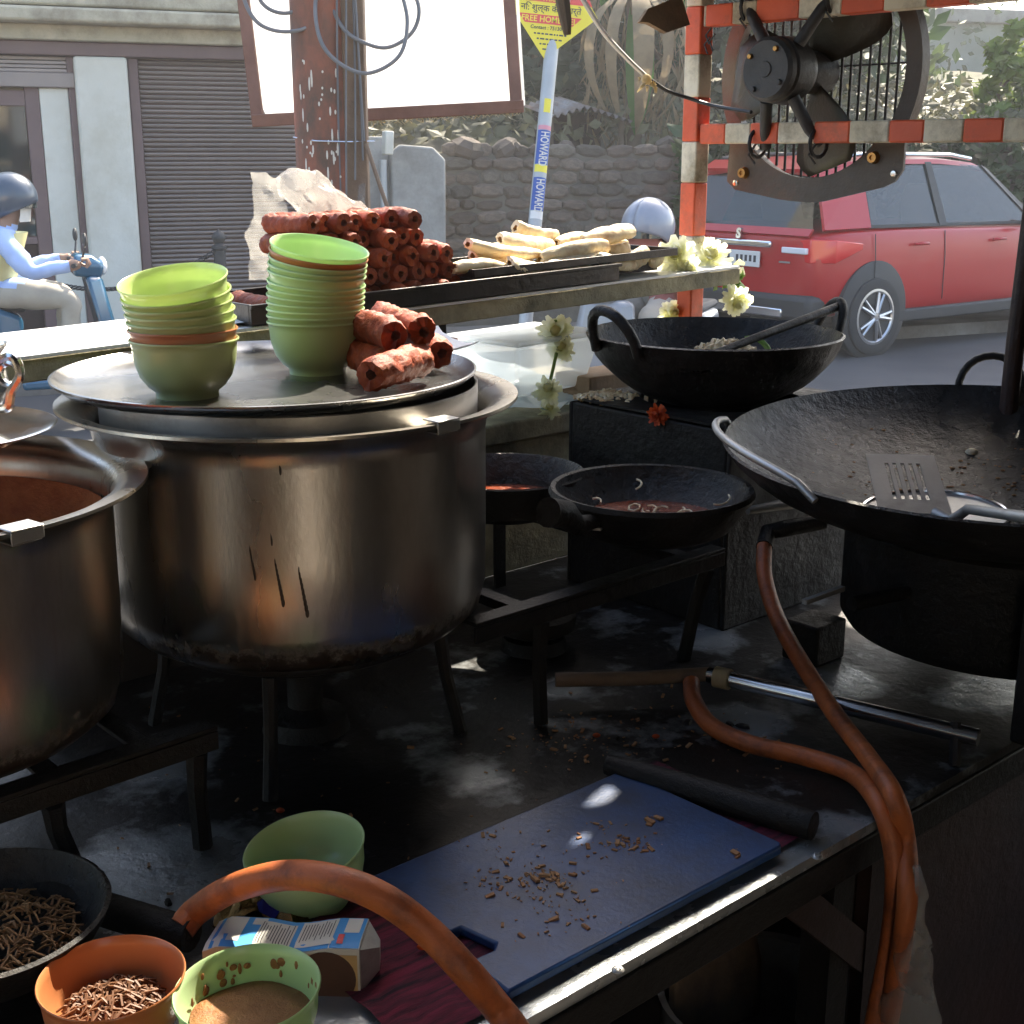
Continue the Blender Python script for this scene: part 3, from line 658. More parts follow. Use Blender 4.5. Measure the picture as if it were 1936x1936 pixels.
M = basis(ra, rb-ra, (0, -1, 0))
MB().add([(0, -.004, 0), (.2, -.014, 0), (.28, -.02, .004), (.28, .012, .004), (.2, .012, 0), (0, .004, 0)], [(0, 1, 2, 3, 4, 5)], M=M).obj('plastic_strip', mPLAST, label='white plastic strip hanging beside the rusty pole', cat='strip', smooth=False)

# ------------------------------------------------------------------ stall: counter, posts, bars, roof
def zs(a): return 1.352+.0252*a            # underside of the long shelf
SH = .033
ctr = thing('stall_counter', 'grimy steel-topped cooking counter of the stall', 'counter', S(0, 0, 0), (0, 0, ROT))
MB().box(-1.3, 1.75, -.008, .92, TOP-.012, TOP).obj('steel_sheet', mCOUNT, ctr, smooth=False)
MB().box(-1.3, 1.75, -.012, .03, TOP-.05, TOP-.0125).obj('edge_rail', mIRONBAR, ctr, bev=.002)
for a_ in (-1.25, .5, 1.68):
    for p_ in (.02, .86): MB().box(a_, a_+.04, p_, p_+.04, 0, TOP-.051).obj('leg', mIRONBAR, ctr)
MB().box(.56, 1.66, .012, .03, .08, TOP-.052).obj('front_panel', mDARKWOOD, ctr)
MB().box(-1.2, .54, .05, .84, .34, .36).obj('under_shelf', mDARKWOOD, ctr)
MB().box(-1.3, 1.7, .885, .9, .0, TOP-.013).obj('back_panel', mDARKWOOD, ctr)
MB().box(-.03, .425, .9, .915, TOP-.012, 1.19).obj('shade_screen', mSHADEB, ctr)  # added dark screen that cuts off light behind the big pot
for px, py in ((1168, 1834), (1545, 1620)):
    q = Z(px, py, TOP); a_, p_ = ap(q)
    s_ = MB().lathe([(0, .0032), (.003, .003), (.0055, .0012), (.006, 0)], 14).box(-.0035, .0035, -.0006, .0006, .0028, .0038).box(-.0006, .0006, -.0035, .0035, .0028, .0037).obj('screw', mSTEEL2, ctr, (a_, p_, TOP))
MB().box(-1.5, 2.1, -1.9, .9, .111, .118).obj('stall_floor', mat('greasy_floor', (.035, .03, .025), (.05, .042, .035), sc=3, rough=.6), loc=S(0, 0, 0), rot=(0, 0, ROT), kind='structure', smooth=False)
# rear ledge
LZ = V(1000, 792, .9).z
MB().box(.43, 1.28, 0, .4, -.036, 0).box(.43, 1.28, .012, .03, -(LZ-TOP-.002), -.0365).obj('rear_ledge', mSHELF, loc=S(0, .9, LZ), rot=(0, 0, ROT), bev=.004, label='low grease-stained ledge behind the pans holding pale plastic sheets', cat='ledge')
# frame
q0 = S(1.30, .946, 0)
fr = thing('stall_framework', 'red and white striped steel corner post and bars of the stall', 'frame', q0, (0, 0, ROT))
def striped(name, axis, w1, w2, segs, off=(0, 0)):
    mb = MB()
    for i, (t0, t1, c) in enumerate(segs):
        j = rnd.uniform(-.0015, .0015)
        if axis == 'z': mb.box(-w1/2, w1/2, -w2/2, w2/2, t0, t1, c)
        elif axis == 'y': mb.box(-w1/2+off[0], w1/2+off[0], -t1, -t0, off[1]-w2/2, off[1]+w2/2, c)
        else: mb.box(-t1, -t0, -w1/2+off[0], w1/2+off[0], off[1]-w2/2, off[1]+w2/2, c)
    return mb.obj(name, [mREDP, mWHP], fr, bev=.003, smooth=True, ang=30)
def pz(y): return VA(1305, y, 1.3).z
ys = [(940, 600, 1), (600, 520, 0), (520, 445, 1), (445, 345, 0), (345, 268, 1), (268, 185, 0), (185, 105, 1), (105, 15, 0), (15, -120, 1)]
striped('corner_post', 'z', .036, .036, [(max(0, pz(a) if a < 900 else 0), pz(b), c) for a, b, c in ys])
def pp(px, py): return .946-ap(VA(px, py, 1.3))[1]
xs = [1330, 1380, 1428, 1480, 1548, 1615, 1690, 1755, 1830, 1905, 1975, 2040, 2110]
bz = VA(1600, 250, 1.3).z; p_ = [.0215]+[pp(x, 250) for x in xs[1:]]
striped('bar', 'y', .03, .035, [(p_[i], p_[i+1], i % 2) for i in range(len(xs)-1)], (0, bz))
tz = VA(1480, 18, 1.3).z; xs2 = [1330, 1345, 1395, 1440, 1520, 1600, 1680, 1760, 1840, 1920, 2000]
p_ = [.0215]+[pp(x, 15) for x in xs2[1:]]
striped('bar', 'y', .03, .036, [(p_[i], p_[i+1], 1-i % 2 if i else 1) for i in range(len(xs2)-1)], (0, tz))
tl = 1.905
striped('bar', 'x', .03, .034, [(.0215+.12*i, .0215+.12*(i+1), i % 2) for i in range(20)], (0, tl))
pr = VA(1921, 640, 1.3); ppr = .946-ap(pr)[1]
MB().tube([(0, -ppr+.012, 0), (0, -ppr, pr.z), (0, -ppr-.022, 2.1)], .015, 8).obj('dark_post', mDARKWOOD, fr, bev=.003)
for x in (-2.2, ): MB().box(x-.02, x+.02, -.02, .02, 0, 2.0).obj('corner_post', mIRONBAR, fr)
for x in (-2.2, .0): MB().box(x-.02, x+.02, -1.75, -1.71, 0, 2.0).obj('rear_post', mIRONBAR, fr)
rf = thing('stall_roof', 'dark tarpaulin roof over the stall, outline and holes shaped to let sun in', 'roof', S(0, 0, 0), (0, 0, ROT))
RZ = 1.955
def shade_pt(px, py, z):
    q = Z(px, py, z); q = q+sdir*((RZ-z)/sdir.z); return ap(q)
sun_holes = [[(985, 1915), (1120, 1835), (1240, 1772), (1330, 1728), (1440, 1668), (1530, 1615), (1570, 1610), (1500, 1668), (1380, 1745), (1240, 1820), (1080, 1925)],  # roof holes traced back along the sun so its patches land below
         [(1095, 1562), (1120, 1535), (1142, 1518), (1158, 1532), (1140, 1552), (1118, 1560)],
         [(1068, 1640), (1085, 1618), (1106, 1612), (1092, 1630)]]
sun_holes = [[shade_pt(x, y, TOP) for x, y in t_] for t_ in sun_holes]+[[shade_pt(x, y, 1.0) for x, y in ((885, 1818), (905, 1815), (935, 1868), (915, 1872))], [shade_pt(x, y, 1.155) for x, y in ((1290, 905), (1330, 900), (1345, 930), (1300, 938))], [shade_pt(x, y, 1.19) for x, y in ((1885, 962), (1905, 925), (1950, 900), (1990, 960), (1930, 985))], [shade_pt(x, y, 1.27) for x, y in ((1325, 668), (1350, 640), (1390, 628), (1405, 640), (1375, 664))]]
rcu = bpy.data.curves.new('tarp', 'CURVE'); rcu.dimensions = '2D'; rcu.fill_mode = 'BOTH'; rcu.extrude = .003
for poly_ in [[(-1.4, -1.2), (1.9, -1.2), (1.9, .98), (1.0, .98), (.8, .64), (.62, .47), (-1.4, .45)]]+sun_holes:  # outline bitten back to let sun reach the lid and bowls
    sp2 = rcu.splines.new('POLY'); sp2.points.add(len(poly_)-1); sp2.use_cyclic_u = True
    for p3, (x, y) in zip(sp2.points, poly_): p3.co = (x, y, 0, 1)
rco = bpy.data.objects.new('tarp', rcu); COL.objects.link(rco)
rme = bpy.data.meshes.new_from_object(rco.evaluated_get(bpy.context.evaluated_depsgraph_get())); bpy.data.objects.remove(rco)
rme.materials.clear(); rme.materials.append(mTARP); place('tarpaulin', rme, rf, (0, 0, RZ))
MB().box(1.31, 1.33, -1.2, .27, 1.02, 1.95).obj('shade_board', mSHADEB, rf, smooth=False)  # unseen board added to keep sun off the large wok
MB().box(1.71, 1.73, -1.2, .9, .12, .85).obj('shade_panel', mSHADEB, rf, smooth=False)  # unseen end panels added to stop light under the counter
MB().box(-1.4, -.96, -1.2, -1.18, 0, 1.95).obj('back_board', mSHADEB, rf, smooth=False)  # unseen back boards added to darken the stall, gap left for pot reflections
MB().box(-.45, 1.7, -1.2, -1.18, 0, 1.95).obj('back_board', mSHADEB, rf, smooth=False)  # unseen back board added to darken the stall
MB().box(-1.4, -1.38, -1.179, -.1, 0, 1.95).obj('shade_board', mSHADEB, rf, smooth=False)  # unseen boards added to shut out light from the left
MB().box(-1.4, -1.38, -.099, .5, 1.2, 1.95).obj('shade_board', mSHADEB, rf, smooth=False)
MB().box(-1.4, -1.38, -.099, .9, .12, .88).obj('shade_panel', mSHADEB, rf, smooth=False)
# hanging splinter, wooden chip and cord at the top
sp_ = V(1066, 0, .93); 
MB().tube([V(1060, -40, .93), V(1064, 0, .93), V(1070, 40, .925), V(1073, 66, .925)], [.011, .012, .01, .006], 7).obj('splinter', mBARK, label='short dangling brown splinter of wood under the top bar', cat='wood splinter')
MB().add([V(1079, -10, .935), V(1074, 62, .935), V(1069, 30, .935), V(1070, -10, .935)], [(0, 1, 2, 3)]).obj('paper_strip', mPAPER, label='thin white strip hanging beside the brown splinter', cat='strip', smooth=False)
a0, a1 = V(1205, 38, .93), V(1290, 10, .93)
M = basis(a0, a1-a0, (0, -1, 0)); L_ = (a1-a0).length
MB().prism([(0, -.004), (.03, .012), (L_, .016), (L_, -.035), (.055, -.035), (.02, -.01)], -.004, .004, M=M).obj('wood_chip', mBOARDW, label='torn scrap of plywood wedged beside the striped post', cat='wood scrap', smooth=False)
cd = thing('cord', 'white cord tied to a black wire running down to the fan', 'cord', V(1100, 10, .93))
o = cd.location
MB().tube(spline([V(1098, -8, .93)-o, V(1140, 60, .93)-o, V(1185, 110, .93)-o, V(1225, 148, .93)-o]), .0042, 7).obj('white_strand', mROPEW, cd)
MB().tube(spline([V(1225, 148, .93)-o, V(1262, 172, .93)-o, V(1300, 185, .92)-o, VA(1350, 200, 1.26)-o, VA(1420, 212, 1.24)-o]), .0034, 7).obj('black_wire', mCABLEB, cd)
kn = MB(); r = random.Random(2)
for i in range(16):
    c = V(1224+r.uniform(-16, 16), 152+r.uniform(-6, 14), .925)-o; kn.tube([c, c+Vector((r.uniform(-.015, .015), r.uniform(-.01, .01), r.uniform(-.018, .012)))], [.003, .001], 5)
kn.sphere(V(1222, 150, .925)-o, .009, 8, 6); kn.obj('knot', mFIBRE, cd)
# ------------------------------------------------------------------ fan
fc = VA(1542, 137, 1.365)
fan = thing('exhaust_fan', 'greasy brown exhaust fan tied outside the striped bars', 'fan', fc, (0, 0, ROT))
RO, RI = .208, .178
rg = MB(); n = 64
vs = []; fs = []
for i in range(n):
    t = 2*PI*i/n; ro = RO*(1 if math.sin(t) > -.55 else 1)
    for (rr, x) in ((RI, 0), (ro, 0), (ro, .022), (RI+.004, .022)): vs.append((x, -rr*math.cos(t), rr*math.sin(t)))
for i in range(n):
    for k in range(4): fs.append((i*4+k, i*4+(k+1) % 4, ((i+1) % n)*4+(k+1) % 4, ((i+1) % n)*4+k))
rg.add(vs, fs).obj('ring', mFAN, fan, ang=30)
# lower mounting plate with a round cut-out
pl = []
ctop = -.112
xa = math.sqrt(RI**2-ctop**2)
plate = [(-.178, ctop), (-.182, -.185), (-.165, -.2)]+[(-.05, -.217), (.02, -.22), (.17, -.187), (.19, -.165), (.19, ctop)]
inner = [(RI*.995*math.cos(t), RI*.995*math.sin(t)) for t in np.linspace(math.atan2(ctop, xa), -PI-math.atan2(ctop, xa), 22)]
# build as quads between the arc and the outer outline
outl = [Vector((x, y)) for x, y in plate]
def outpt(u):
    seg = [(outl[i+1]-outl[i]).length for i in range(len(outl)-1)]; tot = sum(seg); d = u*tot
    for i, s_ in enumerate(seg):
        if d <= s_ or i == len(seg)-1: return outl[i].lerp(outl[i+1], min(1, d/s_))
        d -= s_
mbp = MB(); rings = []
K = 23
ii = inner[::-1]
for k in range(K-1):
    u = k/(K-2); a = Vector(ii[min(k, 21)]); b = outpt(u); rings.append((a, b))
vs = []; fs = []
for a, b in rings:
    for x in (-.006, .0): vs += [(x, -a.x, a.y), (x, -b.x, b.y)]
for k in range(len(rings)-1):
    i, j = k*4, k*4+4
    fs += [(i, i+1, j+1, j), (i+2, j+2, j+3, i+3), (i+1, i+3, j+3, j+1), (i, j, j+2, i+2)]
mbp.add(vs, fs).obj('mounting_plate', mFAN, fan, ang=30)
for (y, z) in ((.14, -.17), (-.135, -.142)):
    MB().lathe([(0, .008), (.004, .008), (.004, .011), (.0085, .011), (.0105, .002), (.0105, 0)], 14, M=Matrix.Translation((-.0062, y, z)) @ Matrix.Rotation(-PI/2, 4, 'Y')).obj('brass_nut', mBRASS, fan)
for (y, z) in ((.16, -.188), (-.174, -.168)):
    MB().lathe([(0, .004), (.005, .003), (.0065, 0)], 12, M=Matrix.Translation((-.0062, y, z)) @ Matrix.Rotation(-PI/2, 4, 'Y')).obj('rivet', mBRIGHT, fan)
# grille rods
for i in range(19):
    y = -RI+.012+i*(2*RI-.024)/18; hz = math.sqrt(max(.0004, (RI+.004)**2-y*y))
    MB().tube([(.0245, y, -hz), (.0245, y, hz)], .0026, 7).obj('grille_rod', mFANM, fan)
for z in (-.09, .01, .1):
    hy = math.sqrt(RI**2-z*z); MB().tube([(.029, -hy, z), (.029, hy, z)], .0018, 6).obj('cross_rod', mFANM, fan)
# motor
MX = Matrix.Rotation(-PI/2, 4, 'Y')
MB().lathe([(0, .142), (.012, .142), (.013, .14), (.046, .14), (.052, .134), (.053, .124), (.05, .12), (.054, .116), (.056, .08), (.048, .06), (.03, .05), (.0, .05)], 36, M=MX).obj('motor', mFANM, fan, ang=30)
for k in range(4):
    t = .6+k*PI/2; MB().lathe([(0, .006), (.004, .005), (.005, 0)], 8, M=Matrix.Translation((-.1405, .038*math.cos(t), .038*math.sin(t))) @ MX).obj('motor_bolt', mBRASS if k < 2 else mFANM, fan)
MB().lathe([(0, .05), (.03, .048), (.036, .02), (.036, -.02), (.0, -.03)], 24, M=MX).obj('hub', mFANM, fan)
for ang in (57, 180, 286):
    A = math.radians(ang); ca, sa = math.cos(A), math.sin(A); vs = []
    NU, NV = 8, 6; th_ = .0016
    mbb = MB()
    def bf(u, v):
        rr = .03+.138*u; wv = (.02+.062*math.sin(min(1, u*1.1)*PI*.6)); ww = (v-.5)*2*wv*(1-.35*max(0, u-.8)/.2)
        tw = .5-.3*u; x = -.01-ww*math.sin(tw); tt = ww*math.cos(tw)
        cx, cz = rr*ca-tt*sa, rr*sa+tt*ca
        return (x, -cx, cz)
    mbb.grid(bf, NU, NV); b = mbb.obj('blade', mFANB, fan); b.modifiers.new('solid', 'SOLIDIFY').thickness = .003
for (y0, z0, y1, z1) in ((.03, .04, .1, .115), (-.03, -.045, -.065, -.12), (.025, -.05, .05, -.125), (-.035, .04, -.08, .118)):
    MB().tube([(-.1, y0, z0), (-.08, y1*.8, z1*.8), (-.062, y1, z1)], [.011, .01, .009], 10).obj('strut', mFANM, fan)
for (y, z, zz) in ((.098, .108, tz), (-.08, .108, tz), (.066, -.118, bz), (-.062, -.118, bz)):
    t = MB().tube(arc((-.066, y, z), .024, 0, 2*PI, 14, (1, 0, 0), (0, 0, 1))[:-1], .0035, 6, closed=True)
    t.tube([(-.07, y, z), (-.085, y+.005, z-.02), (-.08, y-.006, z-.035)], .002, 5); t.obj('tie_wire', mCABLEB, fan)
wl_ = MB()
for (px, py) in ((1345, 52), (1352, 64), (1342, 70)): 
    c = VA(px, py, 1.28)-fc; c = Matrix.Rotation(-ROT, 3, 'Z') @ c; wl_.tube([c, c+Vector((0, .012, -.012)), c+Vector((0, .004, -.028))], .0016, 5)
wl_.obj('wire_ends', mCABLEB, fan)

# ------------------------------------------------------------------ burner stand
def stp(px, py, z): q = Z(px, py, z); a_, p_ = ap(q); return Vector((a_, p_, z))
STZ = 1.085
sd = thing('burner_stand', 'black angle-iron stand carrying the frying pan and sauce pan', 'stand', S(0, 0, 0), (0, 0, ROT), 'burner stands')
def angle(par, a, b, wd_=.026, name='rail', th=.005):
    M = basis(a, b-a, (0, 0, 1)); L_ = (b-a).length
    return MB().box(0, L_, 0, wd_, -th, 0, M=M).box(0, L_, 0, th, -wd_, -th-.0005, M=M).obj(name, mIRONBAR, par, bev=.001)
def make_stand(par, ra, rb, rear, z, legs, cross, braces):
    fl = lambda a: ra.lerp(rb, (a-ra.x)/(rb.x-ra.x))
    angle(par, ra, rb); angle(par, Vector((ra.x, rear, z)), Vector((rb.x, rear, z)))
    for a_ in cross:
        f_ = fl(a_); angle(par, f_+Vector((0, .03, -.006)), Vector((a_, rear, z-.006)), .022, 'cross_rail')
    for a_, lean in legs:
        f_ = fl(a_)
        MB().tube([(a_, f_.y+.012, z-.027), (a_+lean*.3, f_.y+.016+abs(lean)*.5, (z+TOP)/2), (a_+lean, f_.y+.012+abs(lean), TOP)], [.0115, .01, .0105], 6).obj('leg', mIRONBAR, par, ang=20)
        MB().box(a_-.011, a_+.011, rear+.004, rear+.01, TOP, z-.031).obj('leg', mIRONBAR, par)
    for (a0_, p0_, a1_, p1_) in braces:
        A_, B_ = Vector((a0_, p0_, z-.07)), Vector((a1_, p1_, z-.07)); M = basis(A_, B_-A_)
        MB().box(0, (B_-A_).length, -.01, .01, -.004, .0).obj('brace', mIRONBAR, par)
make_stand(sd, stp(900, 1180, STZ), stp(1372, 1036, STZ), .86, STZ, ((.43, .0), (.75, -.02)), (.42, .735), ((.44, .4, .74, .83), (.74, .42, .44, .83)))
LSZ = 1.055
sd2 = thing('burner_stand', 'black angle-iron stand under the left pot, in front of the noodle wok', 'stand', S(0, 0, 0), (0, 0, ROT), 'burner stands')
l0 = stp(-60, 1528, LSZ); l1 = stp(412, 1372, LSZ)
make_stand(sd2, l0, l1, l1.y+.44, LSZ, ((stp(112, 1480, LSZ).x, .03), (l1.x-.02, 0)), (l1.x-.06, l0.x+.1), ((l0.x+.1, l0.y+.05, l1.x-.06, l1.y+.4), (l1.x-.06, l1.y+.04, l0.x+.1, l1.y+.4)))
for a_, sdp in ((-.25, sd2), (.6, sd)):
    bz_ = STZ-.13
    MB().lathe([(0, TOP+.002), (.05, TOP+.002), (.045, TOP+.02), (.02, TOP+.03), (.02, bz_-.02), (.06, bz_), (.062, bz_+.02), (.045, bz_+.028), (0, bz_+.03)], 28, M=Matrix.Translation((a_, .62, 0))).obj('burner', mBLACK, sdp)
# gas pipes
gpz = .955
def pipe(pts, r_, m, label, name='gas_pipe', cat='pipe', n=12):
    o = Vector(pts[0]); return MB().tube([Vector(p)-o for p in pts], r_, n).obj(name, m, loc=o, label=label, cat=cat)
t = thing('gas_manifold', 'shiny steel gas pipe lying across the counter under the large wok', 'pipe', Z(1340, 1275, gpz)); o = t.location
MB().tube([Z(1340, 1275, gpz)-o, Z(1850, 1395, gpz)-o], .0105, 16).obj('tube', mBRIGHT, t)
MB().tube([Z(1352, 1279, gpz)-o, Z(1380, 1285, gpz)-o], .014, 12).obj('wire_binding', mFIBRE, t)
MB().tube([Z(1805, 1383, gpz)-o+Vector((0, 0, .012)), Z(1810, 1398, gpz)-o-Vector((0, 0, .034))], .007, 8).obj('clip', mIRONBAR, t)
pipe([Z(1050, 1285, gpz), Z(1200, 1283, gpz), Z(1345, 1274, gpz)], .0095, mRUST2, 'greasy brown gas pipe running left from the steel pipe')
pipe([Z(60, 1675, .95), Z(150, 1705, .95), Z(362, 1768, .95)], [.016, .016, .0155], mBLACK, 'thick black burner inlet pipe behind the milk carton')
def hose(pts, label, r_=.0112):
    o = Vector(pts[0]); return MB().tube(spline([Vector(p)-o for p in pts], 10), r_, 14).obj('gas_hose', mHOSE, loc=o, label=label, cat='hose', group='orange rubber gas hoses')
H_ = -.035
hose([Z(1307, 1290, .955), Z(1312, 1325, .945), Z(1345, 1372, .934), Z(1420, 1407, .934), Z(1520, 1430, .934), Z(1610, 1462, .935), Z(1662, 1520, .94), V(1688, 1600, H_), V(1692, 1690, H_-.01), V(1680, 1800, H_-.01), V(1650, 1960, H_-.01), V(1640, 2080, H_)], 'orange gas hose curling from the steel pipe end and over the counter edge')
pipe([Z(1556, 985, 1.09), Z(1480, 1000, 1.085), Z(1452, 1006, 1.08), Z(1445, 1034, 1.066)], .0125, mBLACK, 'short black valve pipe holding the orange hose under the large wok')
hose([Z(1445, 1030, 1.068), Z(1446, 1090, 1.035), Z(1468, 1165, 1.0), Z(1515, 1252, .975), Z(1580, 1352, .96), Z(1640, 1430, .958), Z(1690, 1505, .958), V(1712, 1590, H_-.006), V(1716, 1690, H_-.03), V(1703, 1800, H_-.03), V(1675, 1960, H_-.02), V(1665, 2080, H_)], 'orange gas hose hanging straight down from the large wok stove')
hose([Z(343, 1755, .955), Z(372, 1722, .965), Z(440, 1680, 1.0), Z(540, 1655, 1.035), Z(640, 1665, 1.045), Z(730, 1702, 1.035), Z(810, 1762, 1.01), Z(880, 1835, .985), V(940, 1905, -.005), V(985, 1968, -.03), V(1020, 2060, -.04)], 'orange gas hose arching over the small green bowl and blue board', .0128)

# ------------------------------------------------------------------ pots
def pot(q, k, label, group='large aluminium pots', kz=1.0):
    t = thing('cooking_pot', label, 'pot', q, (0, 0, 0), group)
    pr_ = [(0, 0), (.175, .0), (.204, .007), (.219, .02), (.226, .045), (.2275, .12), (.228, .215), (.23, .228), (.238, .24), (.252, .2465), (.264, .2475), (.267, .2495), (.2665, .2525), (.252, .2515), (.236, .245), (.227, .232), (.225, .215), (.2245, .05), (.208, .012), (0, .006)]
    MB().lathe([(a*k, b*kz) for a, b in pr_], 128, wob=lambda t_, z_: .0035*noise.noise(Vector((math.cos(t_)*2.6+k*9, math.sin(t_)*2.6, z_*9)))+.0012*noise.noise(Vector((math.cos(t_)*9, math.sin(t_)*9, z_*40)))).obj('body', mSTEEL, t, ang=50)
    return t
pc = W(552, 757, 1.56); BZ = 1.07; KZ = 1.1
big = pot((pc.x, pc.y, BZ), 1.0, 'big dull steel pot under the round lid with bowls', kz=KZ)
def clip(t, k, ang, z):
    M = Matrix.Rotation(ang, 4, 'Z') @ Matrix.Translation((.254*k, 0, z)) @ Matrix.Diagonal((.85, .8, .8, 1))
    MB().box(-.012, .0165, -.02, .02, .0, .0022, M=M).box(.0143, .0165, -.02, .02, -.014, -.0002, M=M).box(-.02, .0142, -.018, .018, -.0165, -.0142, M=M).obj('handle_bracket', mSTEEL2, t, bev=.0015)
clip(big, 1, math.atan2(-.19, .2), .2535*KZ+.001)
MB().lathe([(.2165, .21), (.2165, .2895), (.2185, .2905), (.2195, .2895), (.218, .21)], 72).obj('inner_vessel', mSTEEL2, big)
r = random.Random(4); dm = MB()
for (px, y0, y1, w_) in ((520, 1064, 1140, .0019), (565, 1080, 1160, .0021), (472, 1040, 1090, .0012), (528, 880, 890, .0014), (512, 1015, 1024, .0011)):
    n_ = 9
    for i in range(n_):
        y = y0+(y1-y0)*i/(n_-1); d = 1.3
        x_ = px+(y-y0)*.2
        rr_ = ray(x_, y); o_ = C0-Vector((pc.x, pc.y, 0)); R_ = .2282
        aa = rr_.x**2+rr_.y**2; bb = 2*(o_.x*rr_.x+o_.y*rr_.y); cc = o_.x**2+o_.y**2-R_**2
        tt = (-bb-math.sqrt(bb*bb-4*aa*cc))/2/aa; h_ = C0+rr_*tt
        dm.sphere((h_.x-pc.x, h_.y-pc.y, h_.z-BZ), (w_*(.35+.65*(i/(n_-1))**.7), .0006, .005), 8, 6)
dm.obj('dried_drips', mGRAVYD, big, kind='stuff')
lq = W(-228, 908, 1.28)
PZ = LSZ+.001
lp = pot((lq.x, lq.y, PZ), .94, 'large steel pot of red sauce at the left, partly covered by a plate')
MB().lathe([(0, .15), (.1, .151), (.2085, .15)], 48).obj('sauce', mSAUCE, lp)
MB().lathe([(.2098, .15), (.2101, .212), (.2095, .2125), (.208, .15)], 64, wob=lambda t_, z_: -.002*abs(math.sin(5*t_))).obj('sauce_stain', mGRAVY, lp)
clip(lp, .94, math.atan2(-.15, .19), .2535)
ds = thing('pot_stand', 'low black ring stand on thin legs under the big pot', 'stand', (pc.x, pc.y, TOP), (0, 0, ROT))
hb = BZ-TOP
MB().tube(arc((0, 0, hb-.0065), .17, 0, 2*PI, 48, (1, 0, 0), (0, 1, 0))[:-1], .006, 8, closed=True).obj('ring', mIRONBAR, ds)
for k in range(4):
    a = PI/4+k*PI/2; c_, s_ = math.cos(a), math.sin(a)
    MB().tube([(.17*c_, .17*s_, hb-.012), (.178*c_, .178*s_, hb*.5), (.195*c_, .195*s_, 0)], [.009, .008, .009], 8).obj('leg', mIRONBAR, ds)
    MB().tube([(.168*c_, .168*s_, hb-.0065), (.07*c_, .07*s_, hb-.0065)], .0055, 6).obj('support_bar', mIRONBAR, ds)
MB().lathe([(0, .0), (.055, .0), (.05, .02), (.022, .032), (.022, hb-.075), (.07, hb-.055), (.074, hb-.035), (.05, hb-.026), (0, hb-.024)], 32).obj('burner', mBLACK, ds)
# lid with rim
lc = W(507, 713, 1.545); LID = BZ+.2915
lid = thing('round_lid', 'wide shallow steel lid on the big pot carrying bowls and red rolls', 'lid', (lc.x, lc.y, LID))
MB().lathe([(0, 0), (.212, 0), (.232, .004), (.243, .013), (.2435, .0155), (.241, .016), (.23, .0075), (.211, .0035), (0, .0035)], 96).obj('plate', mLID, lid)
LT = LID+.0036
# plate and jug at the left edge
jq = Z(-140, 822, PZ+.265); jx = Z(-58, 838, PZ+.265)
jp = thing('steel_plate', 'bright steel plate laid over the left pot', 'plate', (jq.x, jq.y, PZ+.2535), (0, 0, 0))
MB().lathe([(0, .004), (.1, .004), (.112, .01), (.136, .017), (.138, .019), (.135, .02), (.11, .013), (.098, .008), (0, .008)], 64).obj('dish', mBRIGHT, jp)
MB().box(-.2, .06, -.012, .012, -.0006, .0038).obj('support_bar', mBRIGHT, jp)
jg = thing('steel_jug', 'polished steel jug with a scrolled handle on the left plate', 'jug', (jx.x, jx.y, PZ+.262), (0, 0, -.25))
MB().lathe([(0, 0), (.04, .0), (.042, .004), (.02, .016), (.018, .022), (.036, .04), (.046, .065), (.044, .085), (.041, .098), (.047, .106), (.048, .109), (.045, .108), (.039, .098), (.042, .066), (.03, .04), (0, .03)], 40).obj('cup', mBRIGHT, jg)
hm = MB()
hm.tube(spline([(.044, 0, .092), (.064, 0, .098), (.07, 0, .08), (.058, 0, .062), (.052, 0, .045), (.04, 0, .042)], 6), .005, 8)
hm.tube(arc((.058, 0, .08), .012, 0, 2*PI, 12)[:-1], .004, 7, closed=True); hm.obj('handle', mBRIGHT, jg)

# ------------------------------------------------------------------ bowls
def bowl_mesh(k, m, name):
    pr_ = [(0, .004), (.029, .004), (.030, 0), (.0335, 0), (.034, .006), (.041, .0115), (.049, .0225), (.0538, .038), (.0555, .0535), (.0562, .0595), (.058, .0605), (.0583, .062), (.0575, .063), (.0562, .062), (.0548, .054), (.0523, .038), (.0468, .0242), (.037, .013), (0, .0085)]
    return MB().lathe([(a*k, b*k) for a, b in pr_], 56).data(name, m, ang=60)
bG = bowl_mesh(1, mGREEN, 'bowl'); bG2 = bowl_mesh(1, mGREEN2, 'bowl_soft'); bO = bowl_mesh(1, mORANGE, 'bowl_orange')
ORD = ['bottom', 'second', 'third', 'fourth', 'fifth', 'sixth', 'seventh', 'eighth', 'ninth', 'tenth', 'eleventh', 'twelfth', 'thirteenth', 'fourteenth']
def stack(base, n, step, orange, lean, tilt, label, me, grp, extra={}):
    z = 0; PV = .048; p = Vector(base)+Vector((0, 0, PV))           # nested bowls tilt about their rim centres
    for i in range(n):
        k = max(0, i-1)/max(1, n-2); eu = Euler((tilt[0]*k+rnd.uniform(-.005, .005), tilt[1]*k+rnd.uniform(-.005, .005), 0))
        o = place('bowl', bO if i in orange else me, None, p-eu.to_matrix() @ Vector((0, 0, PV)), eu)
        col = 'orange' if i in orange else 'pale green'
        pos = 'bottom' if i == 0 else ('topmost' if i == n-1 else ORD[i]+' up')
        tag(o, '%s bowl, %s %s' % (col, pos, label), 'bowl', grp); d_ = step*extra.get(i, 1); z += d_
        p += (Euler((tilt[0]*k, tilt[1]*k, 0)).to_matrix() @ Vector((0, 0, d_)))+Vector((lean[0]*d_, lean[1]*d_, 0))
    return z
fs_ = Z(355, 748, LT)
stack(fs_, 7, .0098, (1,), (-.05, 0), (.2, -.08), 'in the short stack on the lid', bG, 'bowls in the short stack', {0: 1.1, 5: 1.5})
ts_ = Z(601, 704, LT)
